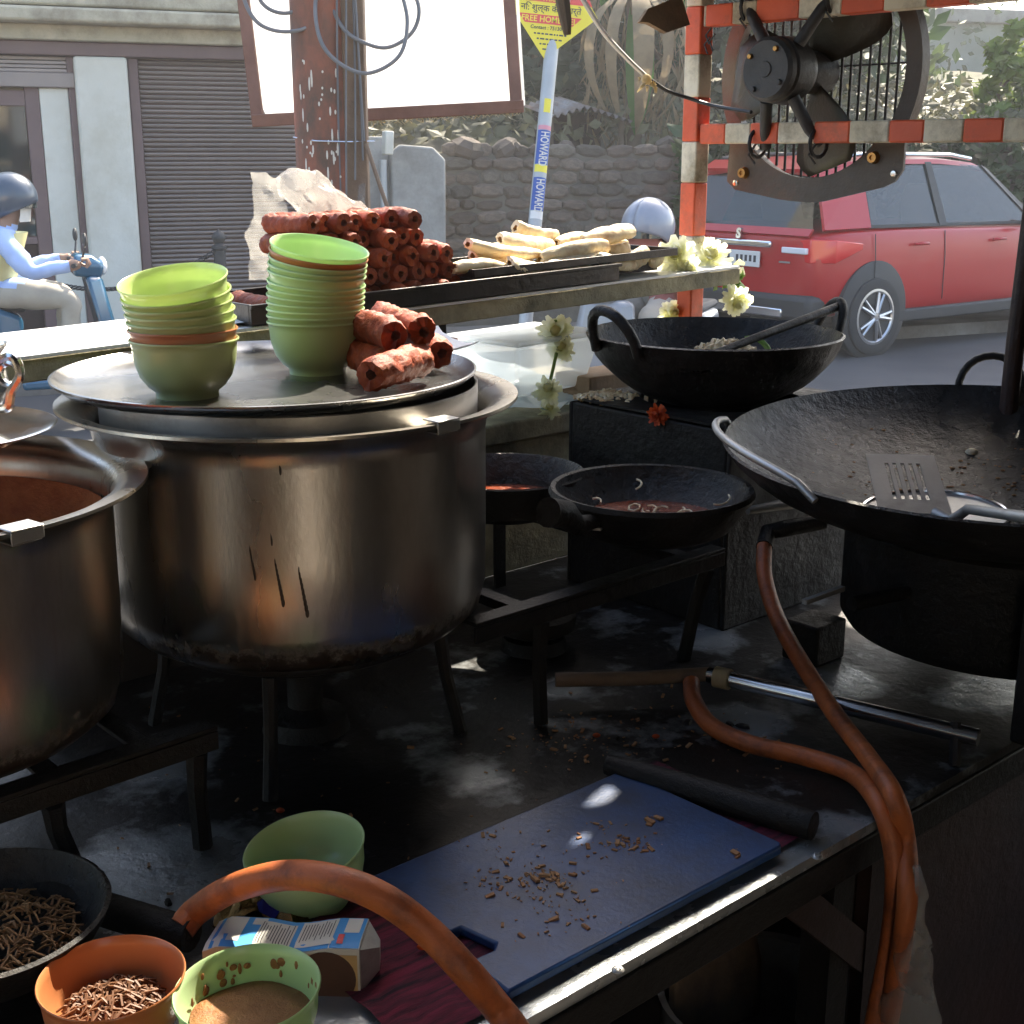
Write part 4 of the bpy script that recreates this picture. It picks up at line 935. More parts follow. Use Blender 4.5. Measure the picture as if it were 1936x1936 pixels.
stack(ts_, 12, .0076, (10,), (.0, .03), (.14, .17), 'in the tall stack beside the red rolls', bG2, 'bowls in the tall stack', {6: 1.5})

# ------------------------------------------------------------------ fried rolls
def roll_data(L, R, seed, m, mi, name, hole=.4, bump=.12, fr=220, taper=0, n=28, k=34, flat=1, bend=0):
    mb = MB(); vs = []; fs = []
    for j in range(k+1):
        t = j/k; x = (t-.5)*L
        e = min(t, 1-t)*k; rr = R*(1-taper*abs(2*t-1)**2)*(1 if e >= 2 else (.86+.07*e))
        for i in range(n):
            a = 2*PI*i/n; p = Vector((x, math.cos(a), math.sin(a)))
            nn = noise.noise(Vector((x*fr*.5+seed*7, p.y*R*fr*.5, p.z*R*fr*.5)))+.45*noise.noise(Vector((x*fr*2.6+seed, p.y*R*fr*2.6, p.z*R*fr*2.6)))+.6*noise.noise(Vector((x*fr+seed*3, p.y*R*fr, p.z*R*fr)))
            q = rr*(1+bump*nn); vs.append((x+(R*.25*noise.noise(Vector((a*2, seed, j)) ) if e < 1 else 0), p.y*q+bend*(math.sin(seed)*((2*t-1)**2-.4)), p.z*q*flat+bend*(math.cos(seed*2)*((2*t-1)**2-.4))))
    for j in range(k):
        for i in range(n): fs.append((j*n+i, j*n+(i+1) % n, (j+1)*n+(i+1) % n, (j+1)*n+i))
    mb.add(vs, fs, 0)
    for side, j in ((-1, 0), (1, k)):
        b = len(mb.v); ring = [vs[j*n+i] for i in range(n)]
        r1 = [(x+side*R*.05, y*hole*1.15, z*hole*1.15) for x, y, z in ring]; r2 = [(x-side*R*1.4, y*hole*.9, z*hole*.9) for x, y, z in ring]
        mb.v += ring+r1+r2+[(ring[0][0]-side*R*1.4, 0, 0)]
        for i in range(n):
            i2 = (i+1) % n
            mb.f += [(b+i, b+i2, b+n+i2, b+n+i), (b+n+i, b+n+i2, b+2*n+i2, b+2*n+i), (b+2*n+i, b+2*n+i2, b+3*n)]; mb.m += [0, 1, 1]
    return mb.data(name, [m, mi], ang=80)
RR = .0152
rolls = [roll_data(.105, RR, i, mROLL, mROLLIN, 'red_roll', bump=.13, bend=.003, hole=.34) for i in range(5)]
pA = .925
tray = thing('roll_tray', 'black metal tray of red fried rolls at the middle of the shelf', 'tray', S(.30, .857, zs(.5)+SH+.001), (0, -.0252, ROT))
MB().box(0, .70, 0, .17, 0, .003).obj('base', mTRAY, tray)
tm = MB()
for x0, x1, y0, y1 in ((-.006, .706, -.006, -.0005), (-.006, .706, .1705, .176), (-.006, -.0005, 0, .17), (.7005, .706, 0, .17)): tm.box(x0, x1, y0, y1, -.004, .024)
tm.box(-.008, .708, -.012, -.0065, .019, .0245).obj('rim', mTRAY, tray, bev=.001)
zb = zs(.5)+SH+.005
rown = ['bottom', 'second', 'third', 'fourth', 'top']
for row, (a_s, cnt_) in enumerate(((.345, 12), (.36, 11), (.376, 10), (.392, 8), (.405, 7))):
    for i in range(cnt_):
        a_ = a_s+i*.0305; z_ = zb+RR+row*RR*1.74
        p0_ = Vector(S(a_, .86, z_))
        q_ = Vector(p0_-C0); px = 968+FPX*q_.x/q_.dot(cF)
        if row < 3 and 535 < px < 645: continue
        jit = rnd.uniform(-.012, .018)
        o = place('fried_roll', rnd.choice(rolls), None, S(a_+rnd.uniform(-.001, .001), pA+jit+.01*row*0, z_+.0252*(a_-.5)), (rnd.random()*6, rnd.uniform(-.03, .03), ROT+PI/2+rnd.uniform(-.09, .09)+(.25 if row == 4 and i < 2 else 0)))
        o.rotation_mode = 'XYZ'; o.scale = (rnd.uniform(.84, 1.1), rnd.uniform(.9, 1.06), rnd.uniform(.92, 1.04))
        nm = ['first', 'second', 'third', 'fourth', 'fifth', 'sixth', 'seventh', 'eighth', 'ninth', 'tenth', 'eleventh', 'twelfth'][i]
        tag(o, 'red fried roll, %s from the left in the %s row of the tray heap' % (nm, rown[row]), 'fried roll', 'red fried rolls piled on the tray')
# rolls on the lid
lroll = [roll_data(.098, .0185, 20+i, mROLL, mROLLIN, 'lid_roll', bump=.18, fr=170, bend=.006, hole=.32) for i in range(3)]
def axis_obj(name, me, p, q, label, cat, group, roll=0):
    p = Vector(p); q = Vector(q); M = basis((p+q)/2, q-p) @ Matrix.Rotation(roll, 4, 'X')
    o = place(name, me, None); o.matrix_world = M; L0 = max(v.co.x for v in me.vertices)*2
    o.scale = ((q-p).length/L0, 1, 1); return tag(o, label, cat, group)
pq_ = Z(790, 668, LT); pl_ = thing('paper_plate', 'sauce-stained white paper under the red rolls on the lid', 'paper plate', (pq_.x-.02, pq_.y+.02, LT+.001), (0, 0, .4))
MB().grid(lambda u, v: (-.085+.15*u, -.075+.12*v-.04*u*(v < .5), .003+.012*(abs(u-.5)*2)**3+.01*(abs(v-.5)*2)**3+.003*noise.noise(Vector((u*5, v*5, 1)))), 14, 14).obj('sheet', mPAPER, pl_)
MB().lathe([(0, .0045), (.03, .005), (.045, .0035)], 20, wob=lambda t, z: .2*math.sin(3*t), M=Matrix.Translation((.04, .02, .004))).obj('sauce_stain', mSAUCE, pl_)
lz = LT+.0195+.004
g_ = 'red fried rolls on the lid'
axis_obj('fried_roll', lroll[0], Z(700, 708, lz+.004), Z(806, 676, lz+.004), 'knobbly red roll lying in front of the others on the lid', 'fried roll', g_)
axis_obj('fried_roll', lroll[1], Z(668, 668, lz), Z(738, 688, lz), 'dark red roll lying lowest next to the tall bowl stack', 'fried roll', g_, 1)
axis_obj('fried_roll', lroll[2], Z(672, 612, lz+.034), Z(752, 634, lz+.034), 'red roll resting on top, nearest the tall bowl stack', 'fried roll', g_, 2)
axis_obj('fried_roll', lroll[0], Z(722, 600, lz+.034), Z(806, 630, lz+.034), 'red roll resting on top, away from the tall bowl stack', 'fried roll', g_, 3)
axis_obj('fried_roll', lroll[1], Z(765, 645, lz), Z(838, 668, lz), 'red roll end poking out low at the right of the lid', 'fried roll', g_, 4)
MB().lathe([(0, 0), (.012, .002), (.016, .009), (.01, .018), (0, .02)], 10, wob=lambda t, z: .2*math.sin(5*t)).obj('plastic_scrap', mPLAST, loc=Z(660, 698, LT+.0005), label='small scrap of clear plastic between the tall stack and red rolls', cat='plastic scrap')
# ------------------------------------------------------------------ shelf
shf = thing('serving_shelf', 'long grease-stained shelf along the street side of the stall', 'shelf', S(0, .856, zs(0)), (0, -.0252, ROT))
MB().box(-1.2, 1.335, 0, .0095, 0, SH-.0045).obj('front_edge', mSHELF, shf, bev=.002)
MB().box(-1.2, 1.335, .01, .21, .012, SH-.0045).obj('board', mBOARDW, shf)
MB().box(-1.2, 1.33, -.003, .215, SH-.004, SH).obj('top_sheet', mSHELFTOP, shf)
for x in (-.7, .62): MB().box(x, x+.03, .02, .2, -.03, .0115).obj('bracket', mIRONBAR, shf)
# spring roll tray and rolls
tr2 = thing('spring_roll_tray', 'black tray of pale fried rolls near the striped post', 'tray', S(.70, .866, zs(.9)+SH+.028), (0, -.0252, ROT))
MB().box(0, .46, 0, .17, 0, .003).obj('base', mTRAY, tr2)
tm = MB()
for x0, x1, y0, y1 in ((-.005, .465, -.005, -.0005), (-.005, .465, .1705, .175), (-.005, -.0005, 0, .17), (.4605, .465, 0, .17)): tm.box(x0, x1, y0, y1, -.002, .011)
tm.obj('rim', mTRAY, tr2, bev=.001)
MB().box(.02, .45, .03, .15, -.0285, -.0005).obj('prop_block', mDARKWOOD, tr2)
spr = [roll_data(.13, .0168, 50+i, mSPRING, mSPRINGIN, 'pale_roll', hole=.42, bump=.13, fr=75, taper=.2, n=20, k=22, flat=.7, bend=.007) for i in range(4)]
spl = [((882, 464), (1015, 484), .905, 'pale roll, long one at the left in the front of the heap'), ((945, 454), (1046, 467), .93, 'pale roll crossing behind the long left one'),
       ((973, 434), (1052, 454), .96, 'pale roll with a torn end, highest at the left'), ((1049, 458), (1120, 450), .955, 'pale roll lying level at the top centre of the heap'),
       ((1105, 454), (1200, 434), .93, 'pale roll rising to the right with a curled thick end'), ((1019, 489), (1150, 464), .9, 'pale roll, longest across the middle of the heap'),
       ((857, 501), (970, 513), .885, 'brownish roll flat on the tray at the far left'), ((962, 500), (1034, 514), .872, 'white sunlit roll end facing the front edge of the tray'),
       ((1036, 515), (1118, 515), .88, 'pale roll lying flat along the front of the tray'), ((1030, 504), (1132, 488), .895, 'pale roll tucked under the longest middle one'),
       ((1128, 490), (1190, 500), .885, 'short pale roll right of the front centre'), ((1186, 500), (1226, 476), .89, 'stubby pale roll standing tilted at the right'),
       ((1222, 500), (1248, 486), .9, 'last short pale roll beside the white flowers'), ((893, 484), (1002, 496), .915, 'thin pale roll under the long left one'),
       ((1150, 480), (1190, 474), .93, 'small pale roll behind the curled thick end'), ((1060, 474), (1180, 462), .95, 'pale roll half hidden behind the middle of the heap'),
       ((920, 470), (1040, 478), .955, 'pale roll half hidden behind the left of the heap')]
for i, (a, b, p_, lab) in enumerate(spl): axis_obj('spring_roll', spr[i % 4], V(*a, p_), V(*b, p_+.01), lab, 'spring roll', 'pale fried rolls on the second tray', i)

# ------------------------------------------------------------------ flowers
def flower(q, R, label, face=(-.2, -.8, .5), mp=mPETAL, mc=mPETALY, stem=None, name='flower'):
    t = thing(name, label, 'flower', q); z = Vector(face).normalized(); x = z.orthogonal().normalized(); y = z.cross(x)
    Mb = Matrix((x, y, z)).transposed().to_4x4(); pm_ = MB(); r = random.Random(int(abs(q[0])*1e4))
    for lay in range(5):
        n_ = 17-2*lay; el = -.45+.42*lay; L_ = R*(1-.06*lay)
        for i in range(n_):
            a = 2*PI*(i+.5*(lay % 2))/n_+r.uniform(-.1, .1); e = el+r.uniform(-.35, .35); L_ = R*(1-.06*lay)*r.uniform(.65, 1.12); c_, s_ = math.cos(a), math.sin(a)
            def P(l, w_, up=0): return (c_*l*math.cos(e)-s_*w_, s_*l*math.cos(e)+c_*w_, l*math.sin(e)+up)
            w_ = R*r.uniform(.16, .26)
            pm_.add([P(.1*L_, 0), P(.6*L_, -w_), P(L_, -w_*.4, .05*L_), P(L_, w_*.4, .05*L_), P(.6*L_, w_), P(.6*L_, 0, -.05*L_)], [(0, 1, 5), (0, 5, 4), (1, 2, 5), (5, 2, 3), (5, 3, 4)], M=Mb)
    pm_.obj('petals', mp, t, kind='stuff', smooth=False)
    MB().sphere((0, 0, R*.3), (R*.3, R*.3, R*.34), 12, 8, M=Mb).obj('centre', mc, t)
    if stem: MB().tube(spline([(0, 0, 0)]+[Vector(s)-Vector(q) for s in stem], 5), .003, 6).obj('stem', mSTEM, t)
    return t
flower(V(1278, 484, .9), .042, 'large white flower left of the striped post on the shelf')
flower(V(1342, 486, .905), .042, 'large white flower right of the striped post on the shelf', (.1, -.7, .6))
flower(V(1302, 508, .875), .026, 'yellow-centred flower low in front of the striped post', (-.1, -.9, .4), mPETAL)
flower(VA(1393, 570, 1.31), .034, 'white flower hanging below the right end of the shelf', (.1, -.8, -.2), stem=[VA(1382, 540, 1.31), VA(1372, 520, 1.32)])
flower(V(1272, 592, .97), .03, 'white flower hanging under the shelf beside the post', (0, -1, .1))
flower(V(1052, 628, .93), .034, 'white flower hanging from the shelf edge above the plastic sheet', (-.1, -.8, .3), stem=[V(1050, 605, .93)])
flower(V(1058, 656, .93), .03, 'white flower strung just below another over the plastic sheet', (.2, -.8, .3))
flower(V(1036, 738, .9), .028, 'lowest white flower on a green thread over the plastic sheet', (-.1, -.6, .7), stem=[V(1045, 700, .91), V(1052, 668, .92)])
flower(V(1040, 775, .905), .022, 'small white flower resting on the low ledge', (-.1, -.4, .9))
flower(V(1243, 784, .62), .019, 'orange marigold on the side of the black box stove', (-.7, -.6, .2), mPETALO, mPETALO)
gm = thing('flower_garland', 'wilted garland of petals and leaves on the shelf end', 'garland', V(1380, 515, .9)); r = random.Random(12); o = gm.location
wm = MB()
for i in range(16):
    c = V(1345+r.uniform(0, 62), 512+r.uniform(-12, 18), .88+r.random()*.06)-o; e = c+Vector((r.uniform(-.03, .03), r.uniform(-.02, .02), r.uniform(-.01, .02)))
    wm.tube([c, (c+e)/2+Vector((0, 0, .006)), e], [.004, .006, .003], 5)
wm.obj('petals', mPETAL, gm, kind='stuff')
leaves(30, lambda r_: (V(1350+r_.uniform(0, 55), 526+r_.uniform(-8, 22), .88)-o, 1), .018, seed=3).obj('leaves', mSTEM, gm, kind='stuff', smooth=False)
# ------------------------------------------------------------------ plastic things
def crumple(n, m, fn, amp, fr, seed):
    def f(u, v):
        p = Vector(fn(u, v)); return p+Vector([amp*noise.noise(p*fr+Vector((seed+k*13, 0, 0))) for k in range(3)])+Vector([amp*.5*noise.noise(p*fr*2.3+Vector((seed+k*7, 5, 0))) for k in range(3)])
    return MB().grid(f, n, m)
bq = V(590, 395, 1.0)
bagt = thing('plastic_bag', 'crumpled clear plastic bag hanging behind the red roll heap', 'bag', bq)
def bf_(u, v):
    a = 2*PI*u; ph = PI*(.04+.92*v); rx = .078*(1-.2*math.cos(ph)); return (rx*math.sin(ph)*math.cos(a)+.025+.03*(v-.35), .035*math.sin(ph)*math.sin(a), .045*math.cos(ph)-.5*(rx*math.sin(ph)*math.cos(a)))
crumple(40, 24, bf_, .013, 30, 3).obj('bag_body', mPLAST, bagt, ang=25)
crumple(14, 20, lambda u, v: (-.07+.05*(u-.5)-.008*v, .02, .05-.16*v), .01, 26, 8).obj('loose_tail', mPLAST, bagt, ang=25)
crumple(30, 24, lambda u, v: tuple(S(.58+.42*u, .905+.34*v, LZ+.012+.09*math.exp(-((u-.25)/.2)**2)*(1-v*.3)+.05*v)), .022, 11, 2).obj('plastic_sheet', mPLASTB, label='crumpled pale blue plastic sheet on the low ledge behind the pans', cat='plastic sheet', ang=30)
cb = thing('clear_box', 'clear plastic tub standing on the low ledge', 'tub', S(.93, 1.0, LZ+.03), (0, 0, ROT+.1))
MB().loft([[(x*.09, y*.06, 0) for x, y in ((-1, -1), (1, -1), (1, 1), (-1, 1))], [(x*.11, y*.08, .09) for x, y in ((-1, -1), (1, -1), (1, 1), (-1, 1))]]).obj('tub', mCLEAR, cb, bev=.006)
MB().box(-.116, .116, -.086, .086, .0905, .1).obj('lid', mCLEAR, cb, bev=.004)
MB().box(0, .15, 0, .09, 0, .05).obj('wood_block', mBOARDW, loc=S(1.0, .91, LZ+.001), rot=(0, 0, ROT), label='small block of raw wood on the low ledge beside the black stove', cat='wood block', bev=.003)
MB().grid(lambda u, v: (.27*u+.04*v-.02, .16*v, .002+.004*noise.noise(Vector((u*4, v*4, 2)))), 10, 8).obj('metal_sheet', mSHELFTOP, loc=S(.19, .87, zs(.3)+SH+.001), rot=(0, -.0252, ROT), label='thin grey sheet lying on the shelf behind the bowls', cat='sheet')
# ------------------------------------------------------------------ woks, pans
def wob(s, k): return lambda t, z: k*noise.noise(Vector((math.cos(t)*4+s, math.sin(t)*4, z*30)))
def wok(R, Dp, n=84, th=.004, s=1, k=.012):
    pr_ = []
    for i in range(13):
        t = i/12; a = t*PI/2*.86; pr_.append((R*math.sin(a)/math.sin(PI/2*.86), Dp*(1-math.cos(a))/(1-math.cos(PI/2*.86))))
    out = pr_; inn = [(max(0, r_-th), z+th*(1 if i < 9 else .6)) for i, (r_, z) in enumerate(pr_)]
    return out, [(out[-1][0]+.002, out[-1][1]+.004), (out[-1][0]-.002, out[-1][1]+.006)], inn
def wok_obj(name, label, cat, q, R, Dp, rot=(0, 0, 0), s=1, k=.012, crust=0):
    t = thing(name, label, cat, q, rot); o_, rim, inn = wok(R, Dp, s=s)
    MB().lathe(o_+rim[:1], 96, wob=wob(s, k)).obj('outer_shell', mBLACK, t, ang=60)
    MB().lathe(rim+inn[::-1], 96, wob=wob(s, k*.3)).obj('inner_shell', mBLACKIN, t, ang=60)
    return t
kq = W(1350, 634, 2.15); KR, KD = .206, .118
kd = wok_obj('kadai', 'black crusty kadai with a ladle rod, on the box stove by the shelf', 'wok', (kq.x, kq.y, kq.z-KD), KR, KD, (0, 0, 0), 3, .02)
def loop_handle(t, R, z, ang, rr, wd_, up, out_, m=mBLACK, name='handle', rt=.006):
    M = Matrix.Rotation(ang, 4, 'Z'); pts = []
    for i in range(13):
        a = PI*i/12; pts.append(M @ Vector((R+out_*math.sin(a), -wd_*math.cos(a), z+up*math.sin(a)**.8)))
    MB().tube(pts, rr, 10).obj(name, m, t)
loop_handle(kd, KR-.002, KD-.012, PI+.62, .0085, .05, .068, .03)
loop_handle(kd, KR-.002, KD-.012, .3, .0075, .036, .06, .022)
fr_ = MB(); r = random.Random(9)
for i in range(260):
    a = r.gauss(.35, .5); rr = KR*r.uniform(.55, .8); zz = KD*(1-math.cos(rr/KR*1.2))/(1-math.cos(1.35))+.006
    M = Matrix.Translation((rr*math.cos(a), rr*math.sin(a), zz)) @ Euler((r.random()*3, r.random()*3, 0)).to_matrix().to_4x4(); fr_.box(-.004, .004, -.0025, .0025, -.0015, .0015, M=M)
fr_.obj('food_scraps', mCRUMB, kd, kind='stuff', smooth=False)
ro0, ro1 = W(1352, 668, 2.0), W(1592, 577, 2.2)
sp_t = thing('ladle', 'long black iron ladle lying across the crusty kadai', 'ladle', ro0)
hp = MB(); r = random.Random(19)
for i in range(420):
    a = r.random()*6.28; rr = .075*math.sqrt(r.random()); zz = KD-.05+.04*(1-(rr/.075)**2)+r.uniform(-.003, .003); s_ = r.uniform(.0015, .0042)
    hp.box(-s_*1.3, s_*1.3, -s_, s_, -s_*.6, s_*.6, M=Matrix.Translation((.02+rr*math.cos(a), rr*math.sin(a), zz)) @ Euler((r.random()*3, r.random()*3, 0)).to_matrix().to_4x4())
hp.obj('fried_scraps', mSPRING, kd, kind='stuff', smooth=False)
MB().tube(arc((.06, .01, KD-.035), .035, -.6, 1.7, 10, (1, 0, 0), (0, .6, .8)), [.002+.003*math.sin(PI*i/10) for i in range(11)], 6).obj('green_leaf', mSTEM, kd)
MB().tube([Vector((0, 0, 0)), (ro1-ro0)*.97, (ro1-ro0)], [.006, .0075, .009], 10).obj('rod', mBLACK, sp_t)
M = basis(Vector((-.02, .01, -.022)), (ro1-ro0)); MB().lathe([(0, -.014), (.03, -.008), (.045, .004), (.046, .006), (.03, -.005), (0, -.011)], 24, M=M).obj('scoop', mBLACKIN, sp_t)
# box stove
bx = thing('box_stove', 'square black iron stove box under the crusty kadai', 'stove', S(.86, .48, TOP), (0, 0, ROT))
bt = kq.z-KD-TOP+.012
MB().box(0, .36, 0, .008, 0, bt).box(0, .36, .332, .34, 0, bt).box(0, .008, .0085, .3315, 0, bt).box(.352, .36, .0085, .3315, 0, bt).obj('case', mBLACK, bx, bev=.003)
tp = MB(); ring = [(.18+.13*math.cos(t), .17+.13*math.sin(t)) for t in np.linspace(0, 2*PI, 33)[:-1]]
def sqp(t):
    c, s_ = math.cos(t), math.sin(t); k_ = 1/max(abs(c)/.18, abs(s_)/.17); return (.18+c*k_, .17+s_*k_)
sq = [sqp(t) for t in np.linspace(0, 2*PI, 33)[:-1]]
tp.add([(x, y, bt+.004) for x, y in ring]+[(x, y, bt+.004) for x, y in sq], [(i, (i+1) % 32, 32+(i+1) % 32, 32+i) for i in range(32)])
o = tp.obj('top_plate', mBLACK, bx, smooth=False); o.modifiers.new('s', 'SOLIDIFY').thickness = .004
cr = MB(); r = random.Random(6)
for i in range(140):
    M = Matrix.Translation((r.uniform(.005, .09), .335-abs(r.gauss(0, .04)), bt+.007)) @ Euler((r.random()*3, r.random()*3, r.random()*3)).to_matrix().to_4x4(); cr.box(-.005, .005, -.003, .003, -.002, .002, M=M)
cr.obj('dry_crumbs', mSPRING, bx, kind='stuff', smooth=False)
MB().tube([(.02, -.02, bt*.62), (.15, -.045, bt*.62), (.3, -.05, bt*.64)], [.006, .011, .012], 10).obj('valve_handle', mSTEEL2, bx)
# large wok
wq = W(1905, 842, 1.75); WR, WD = .37, .115
lw = wok_obj('large_wok', 'very large black wok with slotted turner in it, at the right', 'wok', (wq.x, wq.y, wq.z-WD), WR, WD, (.035, -.02, 0), 8, .006)
la = math.atan2(-.45, -.9)
def wang(px, py):
    q = Z(px, py, wq.z); return math.atan2(q.y-wq.y, q.x-wq.x)
A0, A1 = wang(1392, 800), wang(1545, 918)
pts = []
for i in range(15):
    u = i/14; a = A0+((A1-A0) % (2*PI) if (A1-A0) % (2*PI) < PI else (A1-A0) % (2*PI)-2*PI)*u; rr = WR+.002+.012*math.sin(PI*u)
    pts.append((rr*math.cos(a), rr*math.sin(a), WD-.004+.034*math.sin(PI*u)**.45))
hmb = MB()
hmb.tube(pts, .005, 10).obj('handle', mSTEEL2, lw)
loop_handle(lw, WR-.004, WD-.01, wang(1925, 728)+.1, .006, .05, .06, .02)
r = random.Random(3); cs = MB()
for i in range(420):
    a = r.uniform(0, 2*PI); rr = WR*abs(r.gauss(.45, .2)); rr = min(rr, WR*.85); aa = math.asin(min(.98, rr/WR*math.sin(PI/2*.86)))
    zz = WD*(1-math.cos(aa))/(1-math.cos(PI/2*.86))+.005; s_ = r.uniform(.001, .003); cs.sphere((rr*math.cos(a), rr*math.sin(a), zz), (s_*1.5, s_, s_*.8), 5, 4)
cs.obj('burnt_bits', mCRUMB, lw, kind='stuff')
def wokz(q):
    rr = math.hypot(q.x-wq.x, q.y-wq.y); aa = math.asin(min(.98, rr/WR*math.sin(PI/2*.86))); return wq.z-WD+WD*(1-math.cos(aa))/(1-math.cos(PI/2*.86))
q = Z(1836, 862, wq.z-.07); MB().sphere((0, 0, 0), (.011, .009, .009), 10, 8).obj('fried_ball', mSPRING, loc=(q.x, q.y, wokz(q)+.012), label='single brown fried ball stuck inside the large wok', cat='fritter')
# turner
b0_, b1_ = Z(1700, 880, wq.z-.045), Z(1770, 955, wq.z-.035)
tn = thing('slotted_turner', 'steel slotted turner resting inside the large wok', 'turner', Z(1715, 915, wq.z-.03)); o = tn.location
ux = (Z(1780, 893, wq.z-.03)-Z(1652, 890, wq.z-.03)); hd = (Z(1930, 975, wq.z-.005)-Z(1770, 950, wq.z-.03))
dx = ux.normalized(); ww = ux.length
M = Matrix.Translation(Vector((0, 0, .0))) @ basis((0, 0, 0), ux, (0, -.35, 1))
tb = MB(); hw, hh2 = ww/2, .068
cols_ = [-hw, -hw+.016]
sw_w = (ww-.032)/11
x = -hw; xs_ = [-hw, -hw+.016]
for i in range(11): xs_.append(xs_[-1]+sw_w)
xs_.append(hw)
for i in range(len(xs_)-1):
    sl_ = (i >= 2 and i <= 10 and i % 2 == 0)
    x0, x1 = xs_[i], xs_[i+1]; yy = hh2
    if sl_: tb.box(x0, x1, -hh2+.0, -hh2+.03, 0, .002, M=M).box(x0, x1, hh2-.022, hh2, 0, .002, M=M)
    else: tb.box(x0, x1, -yy, yy, 0, .002, M=M)
tb.obj('blade', mSTEEL2, tn, smooth=False)
MB().tube([M @ Vector((hw*.55, -hh2+.002, .002)), M @ Vector((hw*.9, -hh2-.02, .006)), Z(1830, 962, wq.z-.02)-o, Z(1940, 978, wq.z+.0)-o, Z(2080, 985, wq.z+.03)-o], [.008, .007, .006, .0065, .007], 10).obj('handle', mSTEEL2, tn)
sk = Z(1768, 948, wq.z-.075); sk = Vector((sk.x, sk.y, wokz(sk)+.012))
skm = thing('skimmer', 'round steel skimmer lying under the slotted turner', 'skimmer', sk, (.06, -.05, 0))
MB().tube(arc((0, 0, .008), .095, 0, 2*PI, 40, (1, 0, 0), (0, 1, 0))[:-1], .0035, 8, closed=True).obj('ring', mBRIGHT, skm)
MB().lathe([(0, -.004), (.05, -.001), (.093, .007)], 40).obj('disc', mSTEEL2, skm)
# large stove
lst = thing('drum_stove', 'black drum stove with a thick front leg under the large wok', 'stove', (wq.x+.03, wq.y+.04, TOP), (0, 0, ROT))
sz = wq.z-WD-TOP+.006
MB().lathe([(0, .06), (.21, .06), (.22, .075), (.22, sz-.01), (.21, sz), (.19, sz), (.18, .12), (0, .1)], 56).obj('drum', mBLACK, lst)
for i, (x, y) in enumerate(((-.19, -.17), (.17, -.19), (-.17, .19), (.17, .19))): MB().box(x-.035, x+.035, y-.03, y+.03, 0, .0595 if i else sz-.02).obj('leg', mBLACK, lst, bev=.004)
MB().tube([(-.218, .02, sz*.7), (-.31, .04, sz*.7)], .01, 10).obj('valve', mBLACK, lst)
MB().box(-.4, -.32, .045, .052, sz*.7+.018, sz*.7+.024).obj('valve_lever', mSTEEL2, lst)
# pans
pq1 = W(1232, 920, 1.755); pd = .062
fp = thing('frying_pan', 'black frying pan with oil and onion shreds on the stand front', 'pan', (pq1.x, pq1.y, pq1.z-pd))
PR_ = .134
MB().lathe([(0, 0), (.085, 0), (.105, .01), (.124, .036), (.13, pd-.014), (PR_, pd-.013), (PR_+.003, pd-.006), (PR_, pd)], 72).obj('outer_shell', mBLACK, fp)
MB().lathe([(PR_, pd+.0003), (PR_-.006, pd-.001), (PR_-.012, pd-.02), (.1, .02), (.08, .006), (0, .005)], 72).obj('inner_shell', mBLACKIN, fp)
MB().lathe([(0, .018), (.07, .0185), (.0965, .018)], 40).obj('oil', mSAUCE, fp)
hd_ = (Z(1030, 970, pq1.z-.03)-pq1); ha = math.atan2(-.18, -.147); Mh = Matrix.Rotation(ha, 4, 'Z')
MB().tube([Mh @ Vector((.128, 0, pd-.02)), Mh @ Vector((.165, 0, pd-.018)), Mh @ Vector((.19, 0, pd+.002)), Mh @ Vector((.225, 0, pd+.012))], [.009, .013, .0175, .0185], 16).obj('handle', mBLACK, fp)
Mb2 = basis(Z(1058, 990, pq1.z-.03)-Vector((pq1.x, pq1.y, pq1.z-pd)), Z(1150, 1000, pq1.z-.03)-Z(1058, 990, pq1.z-.03))
MB().box(0, .058, -.008, .008, -.002, .002, M=Mb2).obj('rivet_strap', mSTEEL2, fp, bev=.001)
r = random.Random(11); om = MB()
for i in range(14):
    a = r.uniform(0, 6.28); rr = r.uniform(.03, .1); c = Vector((rr*math.cos(a), rr*math.sin(a), .022+max(0, rr-.085)*1.2)); om.tube(arc(c, r.uniform(.006, .014), r.random()*6, r.random()*6+3, 7, (1, 0, .2), (0, 1, .3)), .0015, 5)
om.obj('onion_shreds', mSPRING, fp, kind='stuff')
pq2 = W(955, 893, 1.88); pd2 = .058
rp = thing('sauce_pan', 'dark pan of red sauce behind the frying pan', 'pan', (pq2.x, pq2.y, pq2.z-pd2))
MB().lathe([(0, 0), (.07, 0), (.095, .012), (.112, pd2), (.1145, pd2+.001), (.112, pd2+.003)], 64).obj('outer_shell', mBLACK, rp)
MB().lathe([(.112, pd2+.0032), (.109, pd2), (.092, .016), (.07, .005), (0, .004)], 64).obj('inner_shell', mBLACKIN, rp)
MB().lathe([(0, .018), (.06, .019), (.093, .018)], 40).obj('sauce', mSAUCE, rp)

